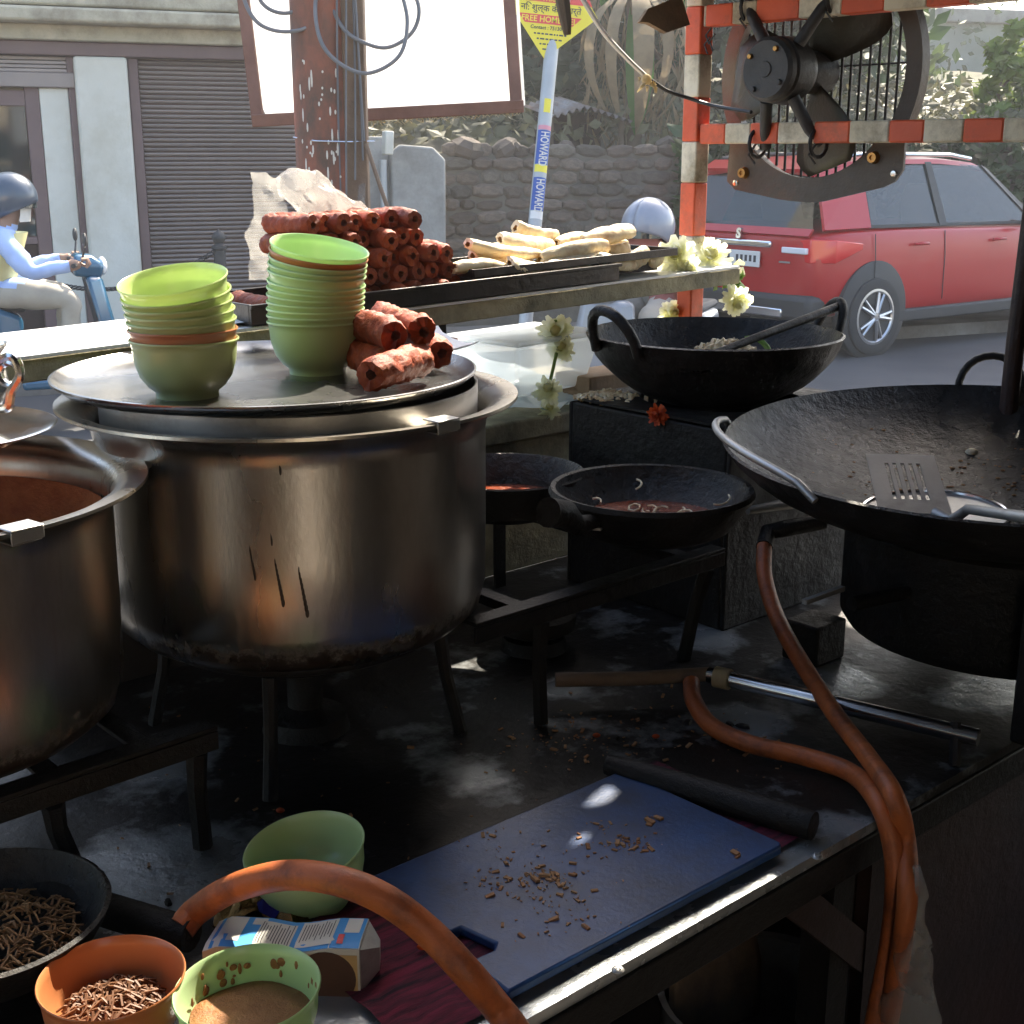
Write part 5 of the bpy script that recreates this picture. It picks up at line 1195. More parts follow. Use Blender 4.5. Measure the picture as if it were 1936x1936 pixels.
# ------------------------------------------------------------------ front of the counter
bd = thing('cutting_board', 'blue plastic cutting board with a broken corner on the counter', 'cutting board', S(0, 0, TOP+.0055), (0, 0, ROT))
poly = [(.013, .014), (.383, .010), (.389, .016), (.386, .232), (.379, .238), (.03, .242), (.024, .235), (.02, .118), (.045, .115), (.052, .075), (.043, .068), (.018, .07)]
MB().prism(poly, 0, .0105).obj('board', mBLUEB, bd, bev=.0025)
ct = MB().grid(lambda u, v: (-.085+.53*u, -.0+.225*v+.02*(u-.3), (.0035+.0018*noise.noise(Vector((u*9, v*30, 1))))+(.006*abs(noise.noise(Vector((u*14, v*5, 2)))) if u < .13 else 0)+.0015*noise.noise(Vector((u*30, v*8, 4)))+(.004 if v > .9 or u < .05 else 0)*noise.noise(Vector((u*20, v*20, 9)))**2), 60, 30)
o = ct.obj('woven_cloth', mCLOTH, loc=S(0, .02, TOP+.001), rot=(0, 0, ROT-.03), label='maroon striped woven cloth under the blue cutting board', cat='cloth')
r = random.Random(14); cm = MB()
def crumb(mb, q, s_): mb.box(-s_*1.6, s_*1.6, -s_*.7, s_*.7, -s_*.4, s_*.4, M=Matrix.Translation(q) @ Euler((r.uniform(-.3, .3), r.uniform(-.3, .3), r.random()*6)).to_matrix().to_4x4())
clus = [(1020, 1660, 60, 22, 70), (1180, 1595, 60, 20, 80), (1040, 1690, 80, 40, 60), (1000, 1620, 100, 50, 50), (1230, 1550, 12, 8, 14), (1390, 1610, 8, 10, 4), (930, 1670, 40, 20, 30), (1140, 1560, 20, 10, 16), (1080, 1740, 90, 30, 30)]
for cx, cy, sx, sy, n_ in clus:
    for i in range(n_): crumb(cm, Z(cx+r.gauss(0, sx*.6), cy+r.gauss(0, sy*.6), TOP+.0168), r.uniform(.0003, .0009)+.0022*r.random()**5)
for (px, py) in ((1228, 1552), (1245, 1546), (1030, 1655), (1012, 1662), (1390, 1612)): crumb(cm, Z(px, py, TOP+.0175), .0034)
cm.obj('board_crumbs', mCRUMB, kind='stuff', smooth=False)
cm = MB()
for i in range(300):
    if i < 110: q = Z(r.gauss(1090, 70), r.gauss(1400, 26), TOP+.002)
    elif i < 160: q = Z(r.gauss(1330, 120), r.gauss(1420, 60), TOP+.002)
    else: q = Z(r.uniform(150, 1500), r.uniform(1300, 1900), TOP+.002)
    a_, p_ = ap(q)
    if p_ < .01 or (.0 < a_ < .4 and p_ < .25): continue
    crumb(cm, q, r.uniform(.0004, .0009)+.0022*r.random()**4)
cm.obj('counter_crumbs', mCRUMB, kind='stuff', smooth=False)
sc = MB()
for (px, py, s_) in ((1380, 1368, .006), (1404, 1372, .008), (1300, 1365, .007), (205, 1780, .007), (262, 1730, .004), (318, 1705, .005), (262, 1776, .004), (198, 1795, .003), (1390, 1395, .006), (1350, 1395, .005), (1168, 1395, .003), (1500, 1222, .007)):
    q = Z(px, py, TOP+.002); sc.lathe([(0, .002), (s_*.7, .0016), (s_, -.0015)], 9, wob=lambda t, z: .35*math.sin(2*t+px), M=Matrix.Translation(q))
sc.obj('burnt_scraps', mBLACK, kind='stuff')
for (px, py, lab_) in ((1128, 1390, 'orange carrot scrap near the foot of the middle stand leg'), (1240, 1392, 'orange carrot scrap left of the hose bend on the counter'), (798, 1790, 'orange carrot scrap lying on the maroon cloth'), (530, 1532, 'orange carrot scrap behind the small green bowl')):
    q = Z(px, py, TOP+(.009 if px == 798 else .004)); MB().sphere((0, 0, 0), (.005, .003, .003), 8, 6).obj('carrot_bit', mPETALO, loc=q, label=lab_, cat='food scrap', group='carrot scraps on the counter')
# rolling pin
r0, r1 = Z(1150, 1446, TOP+.017), Z(1538, 1562, TOP+.017)
rpn = thing('rolling_pin', 'blackened wooden rolling pin beside the blue board', 'rolling pin', r0); d_ = r1-r0
MB().tube([d_*0, d_*.12, d_*.5, d_*.9, d_], [.012, .0145, .0165, .0165, .0155], 24).obj('barrel', mIRONBAR, rpn, ang=30)
# bowls on the counter
def loose_bowl(me, q, rot, label, k=1): return place('bowl', me, None, q, rot, label=label, cat='bowl', group='loose bowls on the counter')
gq = Z(597, 1702, TOP+.004); loose_bowl(bG2, gq, (.1, -.13, 0), 'nearly empty green bowl under the arching orange hose')
gb2 = Z(480, 1992, TOP+.001); loose_bowl(bG2, gb2, (-.02, -.03, 1), 'green bowl of brown paste in front of the milk carton')
ob = Z(222, 1972, TOP+.001); loose_bowl(bO, ob, (.0, .0, 1), 'orange bowl of fried noodles in front of the black pan')
psm = MB(); r = random.Random(41)
for i in range(26):
    a = r.uniform(.2, 3.0); z_ = r.uniform(.034, .052); rr = .0517+(z_-.038)*.13-.0006; psm.sphere((0, 0, 0), (.0007, r.uniform(.001, .005), r.uniform(.001, .006)), 7, 5, M=Matrix.Rotation(a, 4, 'Z') @ Matrix.Translation((rr, 0, z_-.004)))
tag(place('paste', psm.lathe([(0, .034), (.02, .0335), (.035, .031), (.049, .029), (.05, .028)], 40, wob=lambda t, z: .03*math.sin(5*t)+.02*math.sin(3*t)).data('paste', mGRAVY), None, gb2+Vector((0, 0, .004))), 'thick brown spice paste filling the green bowl', 'paste')
def noodles(q, R, n, zz, label, seed, m=mNOOD, dome=.012):
    r_ = random.Random(seed); mb = MB()
    for i in range(n):
        rr = R*math.sqrt(r_.random())*.95; a = r_.random()*6.28; c = Vector((rr*math.cos(a), rr*math.sin(a), zz+dome*(1-(rr/R)**2)+r_.uniform(0, .006))); b = r_.random()*6.28; L_ = r_.uniform(.008, .022)
        mb.tube([c-Vector((math.cos(b), math.sin(b), .1))*L_*.5, c+Vector((0, 0, .004)), c+Vector((math.cos(b+.6), math.sin(b+.6), r_.uniform(-.2, .2)))*L_*.5], .0011, 4)
    return mb.obj('noodles', m, loc=q, label=label, cat='noodles', kind='stuff')
noodles(ob, .044, 420, .024, 'brown fried noodles in the orange bowl', 2, mCRUMBD)
noodles(gq+Vector((0.004, .0, .004)), .022, 60, .008, 'a few reddish shreds at the bottom of the green bowl', 3, mCRUMB, .004)
nb = Z(-25, 1850, TOP+.002)
npn = wok_obj('noodle_wok', 'black wok of pale fried noodles at the bottom left', 'wok', nb, .108, .062, (0, 0, 0), 5, .006)
noodles(nb, .085, 520, .03, 'pale crisp noodles heaped in the black wok', 6, mNOOD, .02)
# milk carton
cA, cB = Z(392, 1876, TOP), Z(682, 1884, TOP)
cx = (cB-cA); cl_ = cx.length; crt = math.atan2(cx.y, cx.x)
ca = thing('milk_carton', 'squashed blue and white milk carton lying on its side', 'carton', (cA.x, cA.y, TOP+.001), (0, 0, crt))
ch_, cw = .043, .06
def cshape(x, dz=0, k=1): return [(x, 0, 0), (x, 0, ch_*k+dz), (x, .012, ch_*k+dz+.001), (x, cw-.004, ch_*k+dz-.006), (x, cw, .004)]
rg_ = [cshape(-.002, -.002, .95), cshape(.01, .001), cshape(cl_*.35, 0), cshape(cl_*.5, -.004), cshape(cl_*.62, -.003), cshape(cl_*.8, .002), cshape(cl_, .002)]
MB().loft(rg_).obj('carton_body', mBOXW, ca, ang=30)
gb = MB(); gb.add([(cl_+.0005, 0.002, .002), (cl_+.0005, .002, ch_), (cl_+.0005, cw-.004, ch_-.006), (cl_+.0005, cw-.002, .004), (cl_+.014, .02, .012), (cl_+.014, .022, ch_-.01), (cl_+.012, cw-.02, ch_-.014), (cl_+.012, cw-.02, .012)], [(0, 1, 5, 4), (1, 2, 6, 5), (2, 3, 7, 6), (3, 0, 4, 7), (4, 5, 6, 7)]).obj('folded_end', mSTEEL2, ca, ang=20)
def top_pt(u, v, e=.0006):
    x = u*cl_; i = 0; xs_ = [r_[0][0] for r_ in rg_]
    while i < len(xs_)-2 and xs_[i+1] < x: i += 1
    t = (x-xs_[i])/(xs_[i+1]-xs_[i]); a = Vector(rg_[i][1]).lerp(Vector(rg_[i+1][1]), t); b = Vector(rg_[i][3]).lerp(Vector(rg_[i+1][3]), t); p = Vector(rg_[i][2]).lerp(Vector(rg_[i+1][2]), t)
    yv = v*(cw-.004); q = a.lerp(p, yv/.012) if yv < .012 else p.lerp(b, (yv-.012)/(cw-.016)); q.z += e; return q
def tpatch(u0, u1, v0, v1, m, e=.0006, name='print_panel'):
    return MB().grid(lambda u, v: top_pt(u0+(u1-u0)*u, v0+(v1-v0)*v, e), 12, 6).obj(name, m, ca)
tpatch(.02, .995, .01, .995, mBOXB, .0005, 'blue_print')
tpatch(.05, .2, .35, .97, mBOXW, .0009); tpatch(.12, .2, .15, .55, mBOXW, .00095); tpatch(.24, .33, .72, .96, mBOXW, .0009)
tpatch(.3, .535, .03, .86, mBOXW, .0009); tpatch(.57, .81, .1, .95, mBOXW, .0009); tpatch(.87, .97, .45, .97, mBOXW, .0009); tpatch(.845, .885, .1, .38, mREDS, .0012, 'red_mark')
ln = MB(); r = random.Random(8)
for i in range(12):
    u = .312+i*.0185; v0, v1 = r.uniform(.1, .3), r.uniform(.65, .84)
    ln.grid(lambda a, b: top_pt(u+.006*a, v0+(v1-v0)*b, .0014), 1, 6)
for i in range(11):
    u = .59+i*.0195; v0, v1 = r.uniform(.2, .4), r.uniform(.75, .9); ln.grid(lambda a, b: top_pt(u+.006*a, v0+(v1-v0)*b, .0014), 1, 6)
ln.obj('small_print', mINK, ca, kind='stuff', smooth=False)
def fpatch(x0, x1, z0, z1, m, e=.0006, name='print_panel'): return MB().box(x0*cl_, x1*cl_, -e, -e*.2, z0, z1).obj(name, m, ca, smooth=False)
fpatch(.34, .985, .001, ch_-.004, mBOXT, .0005, 'tan_print')
MB().lathe([(0, .0009), (.026, .0009), (.026, .0004)], 28, M=Matrix.Translation((cl_*.78, 0, .016)) @ Matrix.Rotation(PI/2, 4, 'X')).obj('brown_print', mBOXBR, ca)
FM = Matrix.Rotation(PI/2, 4, 'X')
text_mesh('HS', .015, mBLUEP, ca, Matrix.Translation((cl_*.27, -.0008, .027)) @ FM @ Matrix.Rotation(-PI/2, 4, 'Z'), bold=.0003)
text_mesh('IRI', .015, mBLUEP, ca, Matrix.Translation((cl_*.16, -.0008, .027)) @ FM @ Matrix.Rotation(-PI/2, 4, 'Z'), bold=.0003)
fw_ = Z(500, 1722, TOP+.004)
t = thing('foil_wrapper', 'crumpled gold and blue foil wrapper behind the milk carton', 'wrapper', fw_)
crumple(18, 12, lambda u, v: (-.045+.09*u, -.03+.06*v, .016*math.sin(PI*u)*math.sin(PI*v)+.006), .016, 40, 4).obj('gold_foil', mFOILG, t, ang=20)
crumple(10, 3, lambda u, v: (.0+.02*v, -.03+.055*u, .026*math.sin(PI*u)+.008), .012, 40, 4).obj('blue_stripe', mFOILB, t, ang=20)
# below the counter
upq = V(1490, 1880, .2)
up = thing('steel_pot', 'steel pot standing in the dark under the counter', 'pot', S(ap(upq)[0], .24, .362))
hh = max(.1, Z(1490, 1860, .5).z-.362)
MB().lathe([(0, 0), (.13, 0), (.14, .01), (.14, hh), (.148, hh+.004), (.137, hh), (.136, .01), (0, .006)], 48).obj('body', mSTEEL2, up)
pk0 = V(1400, 1790, .3); MB().box(-.1, .1, -.008, .008, -.12, .12).obj('chopping_plank', mBOARDW, loc=S(ap(pk0)[0], .34, .52), rot=(-.2, .25, ROT), label='tilted wooden plank leaning behind the pot under the counter', cat='plank', bev=.004)
for i, (px0, py0, px1, py1, lab) in enumerate(((1490, 1690, 1640, 1810, 'dark red-brown slat slanting down under the counter beside the hoses'), (1500, 1620, 1640, 1700, 'dark red-brown slat just under the counter edge'))):
    a, b = V(px0, py0, .02+.02*i), V(px1, py1, .02+.02*i); M = basis((0, 0, 0), b-a, (0, 0, 1))
    MB().box(0, (b-a).length*1.2, -.006, .006, -.02, .02, M=M).obj('slat', mDARKWOOD, loc=a, label=lab, cat='wood slat')
hb = V(1737, 1655, -.075)
t = thing('hanging_bag', 'dirty clear plastic bag hanging below the counter right of the hoses', 'bag', hb)
def hf(u, v):
    a = 2*PI*u; rr = .004+.024*min(1, v*1.6)**.9; return (rr*math.cos(a)+.006*v, rr*.5*math.sin(a), .01-.3*v)
crumple(24, 30, hf, .012, 26, 6).obj('bag_body', mPLAST, t, ang=30)
# sunny wall behind the stall (reflected in the pots)
MB().box(-6, 7, -7.3, -7, 0, 3.4).obj('rear_shop_wall', mSHOPW, smooth=False, label='plain cream wall behind the stall', cat='wall')

# ------------------------------------------------------------------ red car
cg = Z(1640, 672, 0); yaw = math.radians(36)
car = thing('car', 'red compact car with black cladding passing on the road', 'car', (0, 0, 0), (0, 0, yaw))
WB0, WB1, WRd = .68, 3.2, .325
car.scale = (1, 1, .985); off = Matrix.Rotation(yaw, 3, 'Z') @ Vector((WB0, -.86, 0)); car.location = (cg.x-off.x, cg.y-off.y, .003)
def sect(x, w0, wm, wb_, z0, zm, zb_):
    h = [(0, z0), (w0*.8, z0), (w0, z0+.03), (wm, z0+.2), (wm+.005, zm), (wb_, zb_-.02), (wb_-.03, zb_), (0, zb_)]
    return [(x, -y, z) for y, z in h]+[(x, y, z) for y, z in h[::-1][1:-1]]
st_ = [(.02, .55, .62, .6, .5, .72, .95), (.05, .7, .76, .74, .42, .75, 1.0), (.16, .8, .84, .82, .34, .8, 1.03), (.45, .85, .88, .85, .3, .82, 1.05), (1.0, .865, .892, .862, .28, .82, 1.05), (2.0, .87, .895, .865, .28, .82, 1.03), (2.7, .865, .892, .86, .28, .8, 1.02), (3.0, .86, .885, .84, .29, .8, 1.0), (3.4, .84, .87, .8, .3, .76, .96), (3.75, .78, .81, .72, .34, .7, .9), (3.95, .62, .66, .55, .42, .65, .82)]
MB().loft([sect(*s) for s in st_]).obj('body', mCARRED, car, ang=50).modifiers.new('sub', 'SUBSURF').levels = 2; car.children[-1].modifiers[0].render_levels = 2
# greenhouse: roof and pillars
def gh(x, w, z): return (x, w, z)
rings = []
roof = [(.2, .6, 1.5), (.32, .625, 1.575), (1.0, .645, 1.6), (1.7, .645, 1.6), (2.2, .63, 1.57), (2.42, .61, 1.52)]
def rsec(x, w, z): return [(x, -w, z-.05), (x, -w+.02, z-.012), (x, -w*.5, z+.02), (x, 0, z+.03), (x, w*.5, z+.02), (x, w-.02, z-.012), (x, w, z-.05), (x, w*.5, z-.02), (x, 0, z-.015), (x, -w*.5, z-.02)]
MB().loft([rsec(*s) for s in roof]).obj('roof', mCARRED, car, ang=40)
for sy in (-1, 1):
    MB().tube([(.36, sy*.6, 1.59), (.7, sy*.61, 1.63), (1.9, sy*.61, 1.625), (2.2, sy*.6, 1.59)], .018, 8).obj('roof_rail', mCHROME if sy < 0 else mCLAD, car)
def quadp(pts, name, m, th=.03):
    o = MB().add(pts, [(0, 1, 2, 3)]).obj(name, m, car, smooth=False); s_ = o.modifiers.new('s', 'SOLIDIFY'); s_.thickness = th; s_.offset = 0; return o
for sy in (-1, 1):
    y0, y1 = sy*.845, sy*.628
    quadp([(.1, y0-.03*sy, 1.04), (.62, y0, 1.045), (.7, y1, 1.555), (.22, y1-.02*sy, 1.49)], 'rear_pillar', mCARRED)
    quadp([(1.5, y0+.001*sy, 1.04), (1.6, y0+.001*sy, 1.04), (1.6, y1+.001*sy, 1.56), (1.52, y1+.001*sy, 1.56)], 'centre_pillar', mCLAD)
    quadp([(2.86, y0, 1.02), (3.0, y0-.02*sy, 1.01), (2.42, y1-.02*sy, 1.5), (2.3, y1, 1.53)], 'front_pillar', mCLAD)
    quadp([(.62, y0, 1.044), (2.9, y0, 1.02), (2.9, y0-.004*sy, 1.045), (.62, y0-.004*sy, 1.07)], 'window_sill', mCLAD, .02)
    quadp([(.64, y0, 1.05), (1.5, y0, 1.045), (1.52, y1, 1.555), (.72, y1, 1.55)], 'side_window', mGLASS, .004)
    quadp([(1.6, y0, 1.045), (2.86, y0, 1.025), (2.3, y1, 1.53), (1.6, y1, 1.56)], 'side_window', mGLASS, .004)
quadp([(.06, -.74, 1.03), (.06, .74, 1.03), (.22, .58, 1.5), (.22, -.58, 1.5)], 'rear_window', mGLASS, .004)
quadp([(3.0, -.78, 1.0), (3.0, .78, 1.0), (2.44, .58, 1.5), (2.44, -.58, 1.5)], 'windscreen', mGLASS, .004)
quadp([(.03, -.73, .99), (.03, .73, .99), (.07, .74, 1.045), (.07, -.74, 1.045)], 'window_base', mCARRED, .02)
quadp([(.14, -.6, 1.5), (.14, .6, 1.5), (.3, .62, 1.57), (.3, -.62, 1.57)], 'spoiler', mCARRED, .03)
for x, y in ((1.0, -.36), (1.0, .36), (2.0, -.38), (2.0, .38)):
    MB().loft([[(x-.1, y-.22, .9), (x+.02, y-.22, .9), (x+.02, y+.22, .9), (x-.1, y+.22, .9)], [(x-.2, y-.2, 1.25), (x-.1, y-.2, 1.25), (x-.1, y+.2, 1.25), (x-.2, y+.2, 1.25)], [(x-.22, y-.12, 1.38), (x-.15, y-.12, 1.38), (x-.15, y+.12, 1.38), (x-.22, y+.12, 1.38)]]).obj('car_seat', mSEAT, car, bev=.02)
for sy in (-1, 1):
    for x in (WB0, WB1):
        Mw = Matrix.Translation((x, sy*.88, WRd)) @ Matrix.Rotation(PI/2*(-sy)*-1, 4, 'X')
        MB().lathe([(0, .008), (.395, .008), (.41, .0), (.41, -.05), (0, -.05)], 40, M=Matrix.Translation((x, sy*.888, WRd+.05)) @ Matrix.Rotation(-sy*PI/2, 4, 'X')).obj('wheel_arch', mCLAD, car)
        wl = MB().lathe([(.21, -.18), (.3, -.18), (.322, -.15), (.325, -.02), (.315, .018), (.29, .026), (.235, .024), (.225, .012)], 40, M=Matrix.Translation((x, sy*.895, WRd)) @ Matrix.Rotation(-sy*PI/2, 4, 'X')).obj('wheel', mTYRE, car)
        rm = MB(); Mr = Matrix.Translation((x, sy*.895, WRd)) @ Matrix.Rotation(-sy*PI/2, 4, 'X')
        rm.lathe([(.0, .004), (.228, .006), (.23, .018), (.205, .016), (.2, .0065), (0, .005)], 40, mi=1, M=Mr)
        for k in range(5):
            for dk in (-.16, .16):
                A = 2*PI*k/5+dk; c_, s_ = math.cos(A), math.sin(A); A2 = 2*PI*k/5+dk*.4
                rm.tube([(.03*math.cos(A2), .03*math.sin(A2), .022), (.2*c_, .2*s_, .016)], [.02, .013], 6, 0, M=Mr)
        rm.lathe([(0, .034), (.035, .03), (.045, .016)], 16, 0, M=Mr); rm.lathe([(.2, .012), (.213, .024), (.232, .022), (.234, .012)], 40, 0, M=Mr)
        rm.obj('rim', [mRIM, mCLAD], wl)
    MB().box(.3, 3.7, sy*.868-.03, sy*.868+.03, .25, .36).obj('sill_cladding', mCLAD, car, bev=.02)
    MB().loft([[(.03, sy*.5, .8), (.03, sy*.5, .95), (.1, sy*.5, .95), (.1, sy*.5, .8)], [(.045, sy*.74, .78), (.045, sy*.74, .97), (.14, sy*.7, .97), (.14, sy*.7, .78)], [(.2, sy*.872, .78), (.2, sy*.872, .965), (.22, sy*.8, .965), (.22, sy*.8, .78)], [(.5, sy*.893, .88), (.5, sy*.893, .93), (.48, sy*.82, .93), (.48, sy*.82, .88)]]).obj('tail_lamp', mTAIL, car, bev=.008)
    MB().box(.012, .06, min(sy*.46, sy*.72), max(sy*.46, sy*.72), .85, .9).obj('tail_lamp_insert', mLAMPW, car, bev=.008)
    for x in (1.22, 2.3):
        MB().tube([(x-.09, sy*.905, .9), (x-.06, sy*.925, .905), (x+.06, sy*.925, .905), (x+.09, sy*.905, .9)], .013, 8).obj('door_handle', mCARRED, car)
    for x in (.68, 1.56, 2.72):
        pass
    MB().loft([[(2.7, sy*.9, 1.03), (2.7, sy*1.05, 1.03), (2.7, sy*1.05, 1.16), (2.7, sy*.9, 1.14)], [(2.78, sy*.9, 1.04), (2.82, sy*1.03, 1.05), (2.82, sy*1.03, 1.13), (2.78, sy*.9, 1.12)]]).obj('wing_mirror', mCARRED, car, bev=.015)
MB().box(-.01, .25, -.8, .8, .3, .52).obj('rear_bumper', mCLAD, car, bev=.05)
MB().box(-.018, .0, -.52, .52, .33, .4).obj('skid_plate', mCHROME, car, bev=.01)
MB().box(-.012, .03, -.36, .36, .885, .94).obj('chrome_strip', mCHROME, car, bev=.015)
MB().box(-.016, .0, -.25, .25, .72, .85).obj('number_plate', mPAPER, car, bev=.005)
r = random.Random(2); pm2 = MB()
for i in range(9):
    if i == 3: continue
    y = .2-.05*i; pm2.box(-.0175, -.0165, y-.016, y+.012, .757+r.uniform(0, .01), .815)
pm2.obj('plate_marks', mINK, car, kind='stuff', smooth=False)
text_mesh('S', .11, mCHROME, car, Matrix.Translation((.0, 0, .985)) @ Matrix.Rotation(-PI/2, 4, 'Z') @ Matrix.Rotation(PI/2-.1, 4, 'X'), ext=.012, name='emblem', bold=.006)
MB().box(.014, .03, -.56, -.44, .77, .785).obj('trim_badge', mCHROME, car)
for x in (.66, 1.56):
    MB().tube([(x, -.8965, .42), (x-.01, -.899, .8), (x, -.872, 1.0)], .004, 5).obj('door_seam', mCLAD, car)

# ------------------------------------------------------------------ riders
def rider(px, py, d, yaw_, label, shirt, label2, paint, helm, vest=None, mask=mBOXW, grp='riders on scooters', mirrors=True):
    hq = W(px, py, d); fwd = Vector((math.cos(yaw_), math.sin(yaw_), 0))
    base = Vector((hq.x, hq.y, 0))-fwd*.12; hz = hq.z; dz = hz-1.40
    sc = thing('scooter', label2, 'scooter', base, (0, 0, yaw_), 'scooters on the road')
    MB().loft([[(-.62, -.05, .72), (-.62, .05, .72), (-.6, .05, .62), (-.6, -.05, .62)], [(-.4, -.15, .8), (-.4, .15, .8), (-.4, .16, .42), (-.4, -.16, .42)], [(0, -.16, .76), (0, .16, .76), (0, .17, .34), (0, -.17, .34)], [(.14, -.12, .7), (.14, .12, .7), (.14, .13, .3), (.14, -.13, .3)]]).obj('body', paint, sc, bev=.03)
    MB().loft([[(-.5, -.1, .8), (-.5, .1, .8), (-.5, .1, .84), (-.5, -.1, .84)], [(-.1, -.15, .765), (-.1, .15, .765), (-.1, .13, .82), (-.1, -.13, .82)], [(.16, -.1, .72), (.16, .1, .72), (.16, .08, .78), (.16, -.08, .78)]]).obj('seat', mCLAD, sc, bev=.02)
    MB().box(.1, .56, -.14, .14, .27, .33).obj('floorboard', paint, sc, bev=.02)
    MB().loft([[(.5, -.16, .3), (.5, .16, .3), (.58, .12, .3), (.58, -.12, .3)], [(.56, -.21, .62), (.56, .21, .62), (.66, .12, .62), (.66, -.12, .62)], [(.5, -.16, .92), (.5, .16, .92), (.6, .1, .92), (.6, -.1, .92)]]).obj('front_shield', paint, sc, bev=.03)
    MB().loft([[(.44, -.1, .92), (.44, .1, .92), (.6, .08, .9), (.6, -.08, .9)], [(.44, -.12, 1.0), (.44, .12, 1.0), (.62, .09, .98), (.62, -.09, .98)], [(.46, -.09, 1.05), (.46, .09, 1.05), (.56, .06, 1.04), (.56, -.06, 1.04)]]).obj('handlebar_cowl', paint, sc, bev=.02)
    MB().sphere((.615, 0, .97), (.03, .07, .055), 12, 8).obj('headlight', mLAMPW, sc)
    MB().tube([(.42, -.36, 1.0), (.47, -.2, 1.0), (.5, 0, .99), (.47, .2, 1.0), (.42, .36, 1.0)], .014, 8).obj('handlebar', mCLAD, sc)
    for sy in (-1, 1):
        if mirrors: MB().tube([(.48, sy*.2, 1.0), (.5, sy*.26, 1.1)], .006, 6).sphere((.5, sy*.28, 1.14), (.015, .06, .04), 10, 8).obj('mirror', mCLAD, sc)
    for x in (-.5, .72):
        wl_ = MB().lathe([(.12, -.04), (.2, -.045), (.232, -.025), (.235, 0), (.232, .025), (.2, .045), (.12, .04)], 28, M=Matrix.Translation((x, 0, .235)) @ Matrix.Rotation(PI/2, 4, 'X')).obj('wheel', mTYRE, sc)
        MB().lathe([(0, -.03), (.12, -.035), (.12, .035), (0, .03)], 20, M=Matrix.Translation((x, 0, .235)) @ Matrix.Rotation(PI/2, 4, 'X')).obj('rim', mRIM, wl_)
    MB().loft([[(.5, -.06, .42), (.5, .06, .42), (.56, .06, .36), (.56, -.06, .36)], [(.72, -.07, .52), (.72, .07, .52), (.72, .07, .47), (.72, -.07, .47)], [(.95, -.05, .4), (.95, .05, .4), (.93, .05, .36), (.93, -.05, .36)]]).obj('front_mudguard', paint, sc, bev=.02)
    # body grown over a skeleton
    V_ = []; R_ = []; E_ = []
    def nv(p, r_, par=None):
        V_.append(p); R_.append(r_)
        if par is not None: E_.append((par, len(V_)-1))
        return len(V_)-1
    pel = nv((-.05, 0, .84), .15); be = nv((0, 0, .98), .145, pel); chs = nv((.05, 0, 1.12+dz*.6), .16, be); nk0 = nv((.09, 0, 1.24+dz), .085, chs); nk = nv((.11, 0, 1.3+dz), .058, nk0); hdv = nv((.13, 0, 1.4+dz), .092, nk); nv((.135, 0, 1.48+dz), .07, hdv)
    hands = []
    for sy in (-1, 1):
        s0 = nv((.06, sy*.17, 1.2+dz), .07, chs); el = nv((.2, sy*.27, .98+dz*.5), .05, s0); fo = nv((.34, sy*.29, .99), .04, el); wr = nv((.42, sy*.29, 1.0), .03, fo); nv((.475, sy*.28, 1.01), .032, wr); hands.append(Vector((.47, sy*.28, 1.01)))
        hp = nv((.02, sy*.1, .85), .105, pel); kn_ = nv((.42, sy*.17, .8), .075, hp); an = nv((.36, sy*.14, .42), .045, kn_); nv((.5, sy*.14, .36), .04, an)
    me = bpy.data.meshes.new('rider'); me.from_pydata(V_, E_, []); ob_ = bpy.data.objects.new('tmp', me); COL.objects.link(ob_)
    bpy.context.view_layer.objects.active = ob_
    sk_ = ob_.modifiers.new('skin', 'SKIN'); ob_.modifiers.new('sub', 'SUBSURF').levels = 2
    for i, sv in enumerate(me.skin_vertices[0].data): sv.radius = (R_[i], R_[i]); sv.use_root = (i == 0)
    dg = bpy.context.evaluated_depsgraph_get(); me2 = bpy.data.meshes.new_from_object(ob_.evaluated_get(dg)); bpy.data.objects.remove(ob_)
    for m_ in (shirt, mTROUS, mSKIN, mCLAD): me2.materials.append(m_)
    for p in me2.polygons:
        c = p.center; p.use_smooth = True
        if c.z > 1.27+dz and c.z > 1.2: p.material_index = 2
        elif any((c-h_).length < .075 for h_ in hands): p.material_index = 2
        elif c.z < .45: p.material_index = 3
        elif c.z < .9 and (c.x > .1 or c.z < .88): p.material_index = 1
    no_ = [v.normal.copy() for v in me2.vertices]
    for v, n3 in zip(me2.vertices, no_):
        if v.co.z < 1.25+dz: v.co += n3*(.012*noise.noise(v.co*11)+.007*noise.noise(v.co*27))
    pr2 = thing('person', label, 'person', base, (0, 0, yaw_), grp)
    place('body', me2, pr2)
    for sy, h_ in zip((-1, 1), hands):
        for k in range(4):
            y = h_.y+(.036-.022*k)*1; L_ = (.8, 1, .95, .75)[k]
            MB().tube([(h_.x+.005, y, h_.z+.02), (h_.x+.04*L_, y, h_.z+.022), (h_.x+.052*L_, y, h_.z-.005), (h_.x+.03*L_, y, h_.z-.025)], [.0095, .009, .0085, .007], 7).obj('finger', mSKIN, pr2)
        MB().tube([(h_.x-.01, h_.y-sy*.03, h_.z), (h_.x+.015, h_.y-sy*.045, h_.z-.015), (h_.x+.035, h_.y-sy*.04, h_.z-.022)], [.011, .01, .008], 7).obj('thumb', mSKIN, pr2)
    hc = Vector((.13, 0, 1.41+dz))
    he = MB().grid(lambda u, v: hc+Vector((.142*math.sin(PI*min(1, (.68-.14*math.cos(2*PI*u)))*v)*math.cos(2*PI*u)+.005, .122*math.sin(PI*(.68-.14*math.cos(2*PI*u))*v)*math.sin(2*PI*u), .135*math.cos(PI*(.68-.14*math.cos(2*PI*u))*v)+.012)), 32, 16).obj('helmet', helm, pr2); he.modifiers.new('s', 'SOLIDIFY').thickness = .012
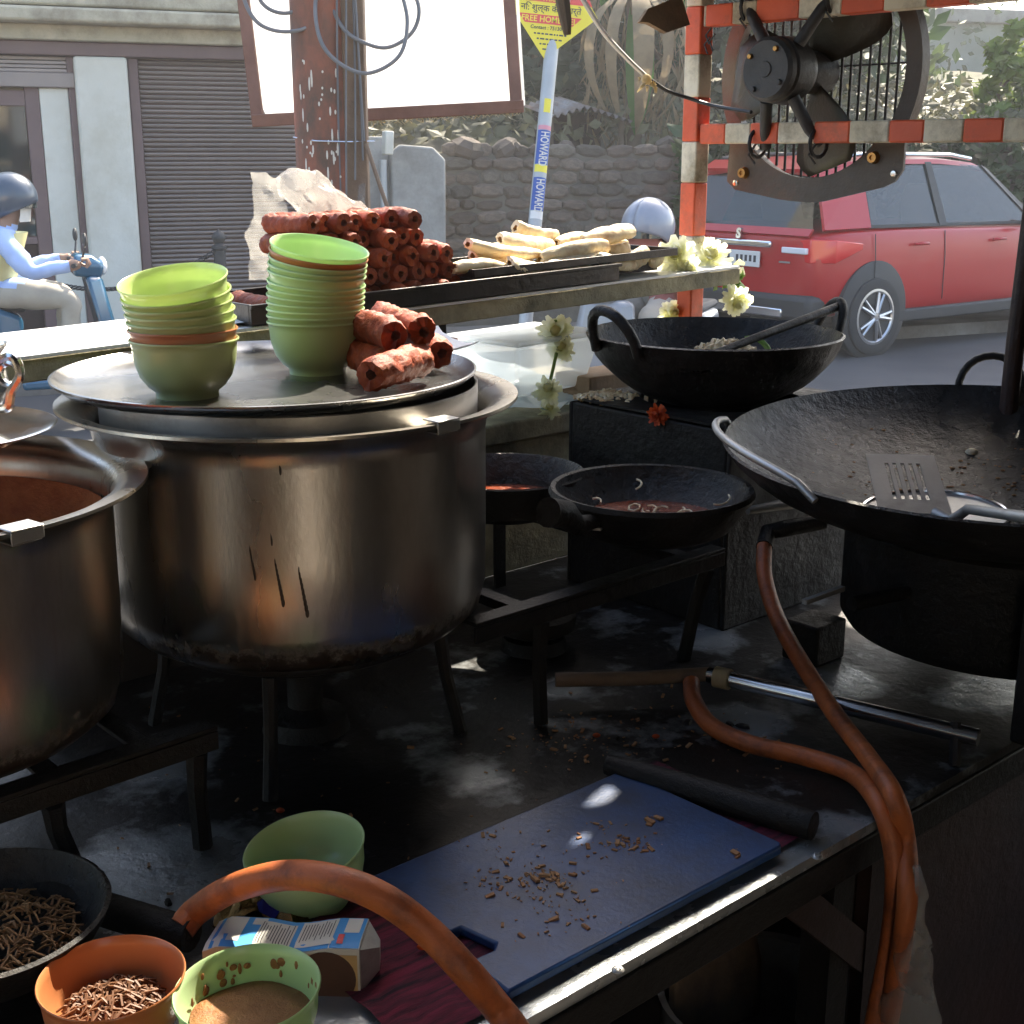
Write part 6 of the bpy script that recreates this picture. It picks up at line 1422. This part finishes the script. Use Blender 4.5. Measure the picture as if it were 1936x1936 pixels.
    hb_ = MB().grid(lambda u, v: hc+Vector((.1445*math.sin(PI*(.36+.16*v))*math.cos(2*PI*u)+.005, .1245*math.sin(PI*(.36+.16*v))*math.sin(2*PI*u), .1375*math.cos(PI*(.36+.16*v))+.012)), 32, 5).obj('helmet_band', mHELMD if helm == mHELM else mCLAD, pr2)
    MB().grid(lambda u, v: hc+Vector(((.146-.022*(1-v)**2)*math.cos((u-.5)*2.1)+.004, (.128-.018*(1-v)**2)*math.sin((u-.5)*2.1), .062-.105*v)), 12, 4).obj('visor', mGLASSD, pr2)
    MB().grid(lambda u, v: hc+Vector((.118*math.cos((u-.5)*2.2)-.012*v, .098*math.sin((u-.5)*2.2), -.035-.085*v)), 10, 4).obj('face_cloth', mask, pr2)
    MB().tube([hc+Vector((.09, 0, -.0)), hc+Vector((.115, 0, -.03)), hc+Vector((.105, 0, -.04))], [.008, .016, .01], 8).obj('nose', mSKIN, pr2)
    for sy in (-1, 1): MB().sphere(hc+Vector((.098, sy*.035, .005)), (.008, .014, .009), 8, 6).obj('eye', mINK, pr2)
    if vest:
        vm = MB(); zz = np.linspace(.9, 1.235+dz, 7)
        vm.grid(lambda u, v: ((-.045+.12*v)+(.172-.03*v)*math.cos(2*PI*u), (.165+.035*math.sin(PI*v))*math.sin(2*PI*u), .9+(.33+dz)*v), 24, 8).obj('vest', vest, pr2)
    return pr2
rider(14, 382, 7.6, FROT, 'person in a blue-sleeved shirt and pale yellow vest riding a teal scooter', mSHIRT, 'teal scooter passing the shop pillars', mSCOOT, mHELMD, mVEST)
rider(1228, 436, 6.8, FROT+PI+.55, 'person with a shiny grey helmet riding past behind the pale rolls', mMAROON, 'grey scooter mostly hidden behind the shelf', mSCOOT2, mHELM, None, mMAROON, mirrors=False)

# ------------------------------------------------------------------ dusty air of the street
hz_ = bpy.data.materials.new('haze'); hz_.use_nodes = True; hn = hz_.node_tree; hn.nodes.remove(hn.nodes['Principled BSDF'])
pv_ = hn.nodes.new('ShaderNodeVolumePrincipled'); pv_.inputs['Color'].default_value = (.94, .96, 1, 1); pv_.inputs['Density'].default_value = .0034; pv_.inputs['Anisotropy'].default_value = .55
hn.links.new(pv_.outputs[0], hn.nodes['Material Output'].inputs['Volume'])
MB().box(-200, 200, -80, 300, -1.02, 11).obj('haze', hz_, kind='stuff', smooth=False)
